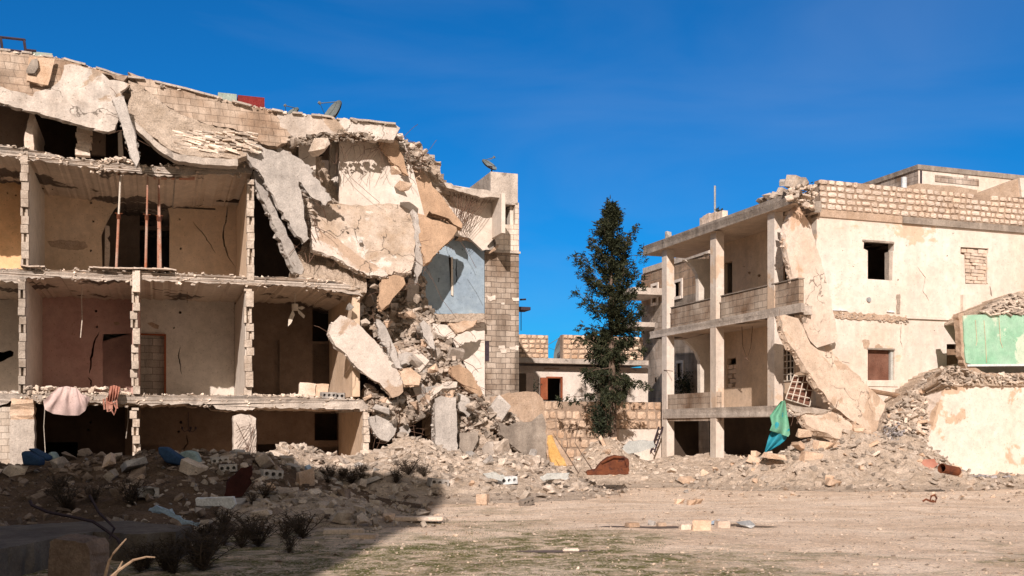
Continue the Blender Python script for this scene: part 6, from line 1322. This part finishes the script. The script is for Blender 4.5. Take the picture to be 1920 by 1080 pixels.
def gbox_at(name, px, py, w_, d_, h_, rz, mat, label, cat, sink=.02):
    p = gp(px, py); ax = Vector((math.cos(rz), math.sin(rz), 0)); ay = Z.cross(ax); m = MB()
    P_ = [p + ax * sx * w_ / 2 * random.uniform(.93, 1.02) + ay * sy * d_ / 2 * random.uniform(.9, 1.02) + Z * (sz * h_ * random.uniform(.94, 1.03) - sink) for sz in (0, 1) for sx, sy in ((-1, -1), (1, -1), (1, 1), (-1, 1))]
    m.hexa(P_); ob_ = m.build(name, mat, rz=rz, label=label, cat=cat)
    bm = bmesh.new(); bm.from_mesh(ob_.data); bmesh.ops.bevel(bm, geom=bm.edges[:], offset=.012, segments=2, affect='EDGES'); bm.to_mesh(ob_.data); bm.free(); return ob_
gbox_at('brick', 1290, 992, .26, .16, .10, .1, 'stone', 'white brick in the puddle row, second from left', 'brick'); gbox_at('brick', 1316, 994, .28, .2, .17, -.2, 'rock_orange', 'orange stone block in the middle of the puddle row', 'brick')
gbox_at('brick', 1354, 990, .22, .16, .13, .3, 'stone', 'pale brick near the right end of the puddle row', 'brick'); gbox_at('brick', 1240, 988, .14, .12, .09, .3, 'rock_orange', 'small brown brick near the left end of the puddle row', 'brick')
gbox_at('brick', 1070, 1034, .22, .12, .06, .05, 'stone', 'white brick lying in the left puddle', 'brick'); gbox_at('brick', 905, 945, .24, .2, .22, -.3, 'rock_orange', 'orange brick standing alone in the yard', 'brick')
cb(gp(988, 948), 'dark gray hollow block fallen on its side in the yard', .4, .2, .15, 'concrete_dark')
gbox_at('brick', 1185, 989, .2, .16, .10, .5, 'rock_orange', 'tan rock at the left end of the puddle row', 'brick')
bgm = MB(); bm_ = gp(1398, 990)
o = chunk(bm_ + Z * .06, .34, 'metal', 'crumpled clear plastic bag at the right end of the puddle row', i=2, name='plastic_bag', sc=(1.2, .8, .6), cat='bag')
chunk(gp(1222, 985) + Z * .03, .2, 'rock_gray', 'small dark gray stone in the puddle row', i=3); chunk(gp(1343, 985) + Z * .06, .16, 'plastic_blue', 'light blue plastic scrap in the puddle row', i=5, name='plastic_scrap', cat='plastic')
chunk(gp(885, 915) + Z * .1, .24, 'rock_orange', 'bright orange piece at the edge of the rubble', i=1)
for px, py, l in ((1275, 945, 'left'), (1298, 947, 'middle'), (1309, 945, 'right')): chunk(gp(px, py) + Z * .05, .22, 'rock_orange', f'{l} one of three tan stones in the yard', i=10, rot=(0, 0, .3))
chunk(gp(1287, 906) + Z * .08, .4, 'rock_orange', 'flat pinkish stone at the edge of the yard rubble', i=6, rot=(.3, 0, .2)); chunk(gp(1395, 896) + Z * .06, .2, 'rock', 'round white stone on the dirt before the right house', i=1); chunk(gp(1286, 925) + Z * .04, .2, 'rock_gray', 'pale gray stone on the dirt', i=2)
# puddles
for (cx, cy, rx, ry, l) in ((1040, 1035, .5, .14, 'long narrow puddle at the lower middle'), (1220, 990, .8, .2, 'shallow puddle behind the row of bricks'), (1400, 987, .5, .2, 'small puddle by the plastic bag')):
    c = gp(cx, cy); m = MB(); n = 40; zmax = max(gz(c.x + math.cos(a) * rx, c.y + math.sin(a) * ry) for a in [k * .5 for k in range(13)]) 
    pts = [Vector((c.x + math.cos(k * 2 * math.pi / n) * rx * (1 + .3 * noise.noise(Vector((k * .4, cx, 0)))), c.y + math.sin(k * 2 * math.pi / n) * ry * (1 + .3 * noise.noise(Vector((k * .4, cx, 4)))), 0)) for k in range(n)]
    base = len(m.v); cz_ = gz(c.x, c.y) + .008; m.v.append(Vector((c.x, c.y, cz_ + .01))); m.v += [Vector((p.x, p.y, gz(p.x, p.y) + .004)) for p in pts]
    for k in range(n): m.face((0, 1 + k, 1 + (k + 1) % n))
    m.build('puddle', 'puddle', fix=False, kind='structure', label=l)
# rubble on the heaps: individuals, then the countless rest
def on_heap(k, n, sz, mats, label, group, xr=None, yr=None):
    hs_ = HEAPS[k]; c = 0; out = []
    while c < n:
        h = random.choice(hs_); x = random.gauss(h[0], h[2] * .75); y = random.gauss(h[1] - h[3] * .35, h[3] * .55)
        if hh(k, x, y) < .06: continue
        if yr and not (yr[0] < y < yr[1]): continue
        s = sz[0] + (sz[1] - sz[0]) * random.random() ** 1.6; p = Vector((x, y, hz(x, y) + s * .18)); chunk(p, s, random.choice(mats), label, group); c += 1
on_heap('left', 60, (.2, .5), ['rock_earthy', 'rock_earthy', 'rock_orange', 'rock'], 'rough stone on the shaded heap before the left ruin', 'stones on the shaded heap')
on_heap('mid', 68, (.18, .42), ['rock', 'rock', 'rock_gray'], 'pale broken piece on the sunlit heap at the foot of the left ruin', 'pieces on the sunlit heap')
on_heap('far', 22, (.15, .4), ['rock', 'rock_orange'], 'stone around the gravel mound between the ruins', 'stones round the gravel mound')
on_heap('right', 44, (.15, .42), ['rock', 'rock_orange', 'rock_orange'], 'tan stone heaped before the right house', 'stones before the right house')
def litter_heap(k, n, a, b, mat, label, dark=False):
    m = MB(); c = 0
    while c < n:
        h = random.choice(HEAPS[k]); x = random.gauss(h[0], h[2] * .9); y = random.gauss(h[1] - h[3] * .35, h[3] * .65)
        if hh(k, x, y) < .012: continue
        s = a + (b - a) * random.random() ** 2.5; put_rock(m, Vector((x, y, hz(x, y) + s * .15)), s); c += 1
    m.build('rubble', mat, fix=False, label=label, cat='rubble', kind='stuff')
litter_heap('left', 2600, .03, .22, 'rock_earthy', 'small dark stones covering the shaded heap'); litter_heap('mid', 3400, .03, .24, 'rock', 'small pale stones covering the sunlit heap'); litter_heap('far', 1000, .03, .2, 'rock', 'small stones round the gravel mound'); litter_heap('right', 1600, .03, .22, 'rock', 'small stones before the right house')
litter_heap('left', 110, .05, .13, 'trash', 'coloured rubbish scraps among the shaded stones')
# gravel strewn over the yard
m = MB()
for _ in range(9000):
    y = 7 + 24 * random.random() ** 1.5; x = random.uniform(-.62, .62) * y; s = random.uniform(.014, .042) * (2.0 if random.random() < .05 else 1); put_rock(m, Vector((x, y, hz(x, y) + s * .1)), s)
for _ in range(260):
    y = 22 + 6 * random.random(); x = random.uniform(-.05, .55) * y; s = random.uniform(.04, .13); put_rock(m, Vector((x, y, hz(x, y) + s * .1)), s)
m.build('gravel', 'gravel', fix=False, label='loose gravel strewn over the dirt yard', cat='gravel', kind='stuff')
# hollow blocks, white pieces on the heaps
cb(gp(412, 872), 'pale hollow block at the top of the stack near the dark red panel', .1, .06, .16, 'rock_gray'); cb(gp(428, 886), 'pale hollow block just below the topmost one near the dark red panel', -.1, .05, .16, 'rock_gray')
cb(gp(508, 900), 'gray hollow block lying on the sunlit heap right of the red panel', .3, -.1, .2); cb(gp(820, 915), 'gray hollow block at the front edge of the sunlit heap', .2, -.15, .22)
cb(gp(952, 908), 'white hollow block low before the tower foot', .1, .05, .2, 'plastic_white'); cb(gp(277, 938) + Z * .05, 'dark hollow block with one round hole in the shaded heap', .2, 0, .17, 'rock_gray', n=1)
slab('white_slab', [(366, 936, 0), (395, 934, 0), (436, 933, 0), (442, 945, 0), (432, 955, 0), (415, 948, 0), (368, 948, 0)], .12, 'plastic_white', 'white flat piece on the dark slope below the red panel', 'slab', jag=.6, fn=lambda a, b, s: at(a, b, 15.8))
for (px, py, w_, d_, h_, rz, l) in ((645, 1000, .62, .2, .08, .05, 'left long pale kerb piece on the shaded ground'), (682, 1008, .4, .22, .07, -.1, 'right short pale kerb piece on the shaded ground'), (760, 975, 1.3, .25, .07, .05, 'thin pale slab strip beyond the large rocks')): gbox_at('kerb_piece', px, py, w_, d_, h_, rz, 'stone', l, 'kerb')
for (px, py, sz, i, l, mt) in ((640, 980, .46, 2, 'large pinkish rock in the shade at left', 'rock'), (675, 965, .34, 1, 'pale rock just behind the large pinkish rock', 'rock'), (680, 985, .34, 0, 'pale angular rock right of the large pinkish rock', 'rock'), (790, 975, .34, 6, 'flat pale rock at the end of the slab strip', 'rock'), (818, 978, .22, 3, 'brown rock at the tip of the slab strip', 'rock_orange'), (730, 978, .3, 4, 'tan rock behind the slab strip', 'rock_orange'), (110, 885, .5, 0, 'pale pinkish boulder on the shaded heap below the cushions', 'rock'), (205, 882, .5, 1, 'orange boulder in the middle of the shaded heap', 'rock_orange'), (250, 888, .5, 7, 'gray flat stone leaning on the shaded heap', 'rock_gray'), (30, 895, .55, 2, 'pale gray boulder at the left of the shaded heap', 'rock')):
    chunk(gp(px, py) + Z * sz * .25, sz, mt, l, i=i)
slab('corrugated_sheet', [(905, 888, 0), (925, 885, 0), (945, 893, 0), (940, 898, 0), (915, 896, 0)], .03, 'sheet_metal', 'curled gray metal sheet on the foot heap', 'sheet', jag=.3, fn=lambda a, b, s: at(a, b, 22.5))
slab('corrugated_sheet', [(1014, 893, 0), (1040, 888, 0), (1066, 889, 0), (1060, 897, 0), (1020, 900, 0)], .04, 'sheet_metal', 'pale flat metal sheet beside the rusty shell', 'sheet', jag=.3, fn=lambda a, b, s: at(a, b, 23))
slab('corrugated_sheet', [(1155, 845, 0), (1180, 828, 0), (1225, 826, 0), (1228, 838, 0), (1200, 848, 0), (1170, 852, 0)], .05, 'sheet_metal', 'gray bent metal sheet lying behind the gravel mound', 'sheet', jag=.5, fn=lambda a, b, s: at(a, b, 30.5))
chunk(gp(575, 886) + Z * .06, .28, 'plastic_blue', 'pale blue box half buried in the sunlit heap', i=10, name='plastic_box', cat='box'); chunk(gp(683, 912) + Z * .04, .2, 'plastic_blue', 'light blue crumpled bag among the dark weeds', i=3, name='plastic_bag', cat='bag')
slab('plastic_sheet', [(278, 957, 0), (294, 948, 0), (312, 955, 0), (345, 975, 0), (372, 983, 0), (368, 986, 0), (335, 976, 0), (300, 960, 0)], .03, 'plastic_blue', 'torn pale blue plastic strip in the dark foreground', 'plastic', jag=.6, fn=lambda a, b, s: at(a, b, 14.2))
# foreground: concrete strip, stump, pit edge
m = MB(); q = [(-160, 1012), (0, 985), (120, 980), (250, 978), (360, 985), (330, 998), (250, 1002), (175, 996), (90, 1012), (0, 1030), (-160, 1060)]
pts = [gp(a, b) for a, b in jagline(q, .6, 12)]; zt_ = .34
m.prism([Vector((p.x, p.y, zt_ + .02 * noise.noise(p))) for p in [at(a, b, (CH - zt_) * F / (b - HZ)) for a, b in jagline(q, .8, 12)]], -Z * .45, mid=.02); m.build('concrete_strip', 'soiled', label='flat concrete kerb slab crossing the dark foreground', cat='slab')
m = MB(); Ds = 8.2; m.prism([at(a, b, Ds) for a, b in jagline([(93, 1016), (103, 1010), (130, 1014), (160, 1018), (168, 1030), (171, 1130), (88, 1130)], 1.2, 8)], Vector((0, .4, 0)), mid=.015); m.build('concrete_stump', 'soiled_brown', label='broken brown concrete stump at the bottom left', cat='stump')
m = MB()
for pts in ([(195, 1085, 6.5), (205, 1050, 6.5), (213, 1037, 6.5), (228, 1020, 6.5), (237, 1010, 6.5)], [(205, 1085, 6.3), (222, 1070, 6.3), (250, 1050, 6.3), (275, 1044, 6.3), (291, 1045, 6.3)], [(212, 1085, 6.4), (222, 1068, 6.4), (230, 1052, 6.4)]): m.tube([at(*p) for p in pts], .011, 5, .004)
m.build('dry_twig', 'twig', fix=False, label='pale bare forked twig in the dark lower left corner', cat='twig')
m = MB(); m.tube([at(*p) for p in [(56, 938, 11), (60, 947, 11), (90, 960, 11), (140, 970, 11), (175, 978, 11), (200, 995, 11), (220, 1010, 11), (226, 1020, 11)]], .018, 5); m.tube([at(*p) for p in [(168, 928, 10.8), (185, 960, 10.8), (205, 980, 10.8), (215, 990, 10.8), (205, 1010, 10.8)]], .015, 5)
m.build('bent_bar', 'dark_steel', fix=False, label='long dark bent bars curling over the shaded foreground', cat='bar')
# dry weeds
def weed(base, h, seed):
    rnd = random.Random(seed); m = MB()
    for i in range(16):
        a = rnd.uniform(0, 6.28); lean = rnd.uniform(.05, .5); p = Vector((0, 0, 0)); d = Vector((math.cos(a) * lean, math.sin(a) * lean, 1)).normalized(); pts = [p]
        for _ in range(4): d = (d + Vector((rnd.gauss(0, .12), rnd.gauss(0, .12), 0))).normalized(); pts.append(pts[-1] + d * h / 4 * rnd.uniform(.6, 1))
        m.tube(pts, .006, 3, .003)
        for k in range(1, 5):
            for _ in range(5):
                dd = Vector((rnd.gauss(0, .6), rnd.gauss(0, .6), rnd.uniform(.1, .8))).normalized(); q = pts[k - 1] + (pts[k] - pts[k - 1]) * rnd.random(); m.tube([q, q + dd * h * rnd.uniform(.08, .22)], .004, 3, .002)
    me = m.build('dry_weed', 'weed', fix=False, origin=Vector((0, 0, 0))); return me
protos = [weed(None, .55, s) for s in (1, 2, 3)]; used_ = 0
spots = [(random.uniform(395, 600), random.uniform(925, 1040)) for _ in range(16)] + [(random.uniform(60, 300), random.uniform(925, 960)) for _ in range(7)] + [(random.uniform(520, 830), random.uniform(885, 925)) for _ in range(12)] + [(random.uniform(150, 400), random.uniform(1040, 1078)) for _ in range(14)]
for i, (px, py) in enumerate(spots):
    o = protos[i] if i < 3 else protos[i % 3].copy()
    if i >= 3: COL.objects.link(o)
    o.location = gp(px, py); s = random.uniform(.4, 1.1); o.scale = (s * random.uniform(1, 1.9), s * random.uniform(1, 1.9), s * .8); o.rotation_euler = (0, 0, random.uniform(0, 6.28)); tag(o, 'dark dry weed sprouting among the rubble and shaded ground', 'weed', 'dry weeds in the rubble')
m = MB()
for pts in ([(1085, 888, 27), (1065, 855, 27), (1045, 825, 27), (1037, 812, 27)], [(1110, 880, 27), (1090, 850, 27), (1078, 830, 27), (1083, 800, 27), (1088, 787, 27)], [(1060, 850, 27), (1064, 835, 27), (1062, 812, 27)]): m.tube([at(*p) for p in pts], .016, 4, .006)
m.build('bare_branch', 'bark', fix=False, label='bare reddish branches rising before the gravel mound', cat='branch')
# moss blades near the shadow edge
m = MB(); c_ = 0
while c_ < 9000:
    px, py = random.uniform(520, 1250), random.uniform(960, 1080); p = gp(px, py)
    if noise.noise(Vector((p.x * .8, p.y * .8, 7))) + .35 * noise.noise(Vector((p.x * 3, p.y * 3, 2))) < .1 + max(0, (px - 800)) * .0006: c_ += .35; continue
    c_ += 1; m.tint = random.random(); leafquad(m, p, Vector((random.gauss(0, .6), random.gauss(0, .6), .7)).normalized(), random.uniform(.008, .022), random.uniform(.006, .014))
m.build('moss', 'moss', fix=False, label='low green moss on the damp dirt', cat='moss', kind='stuff')
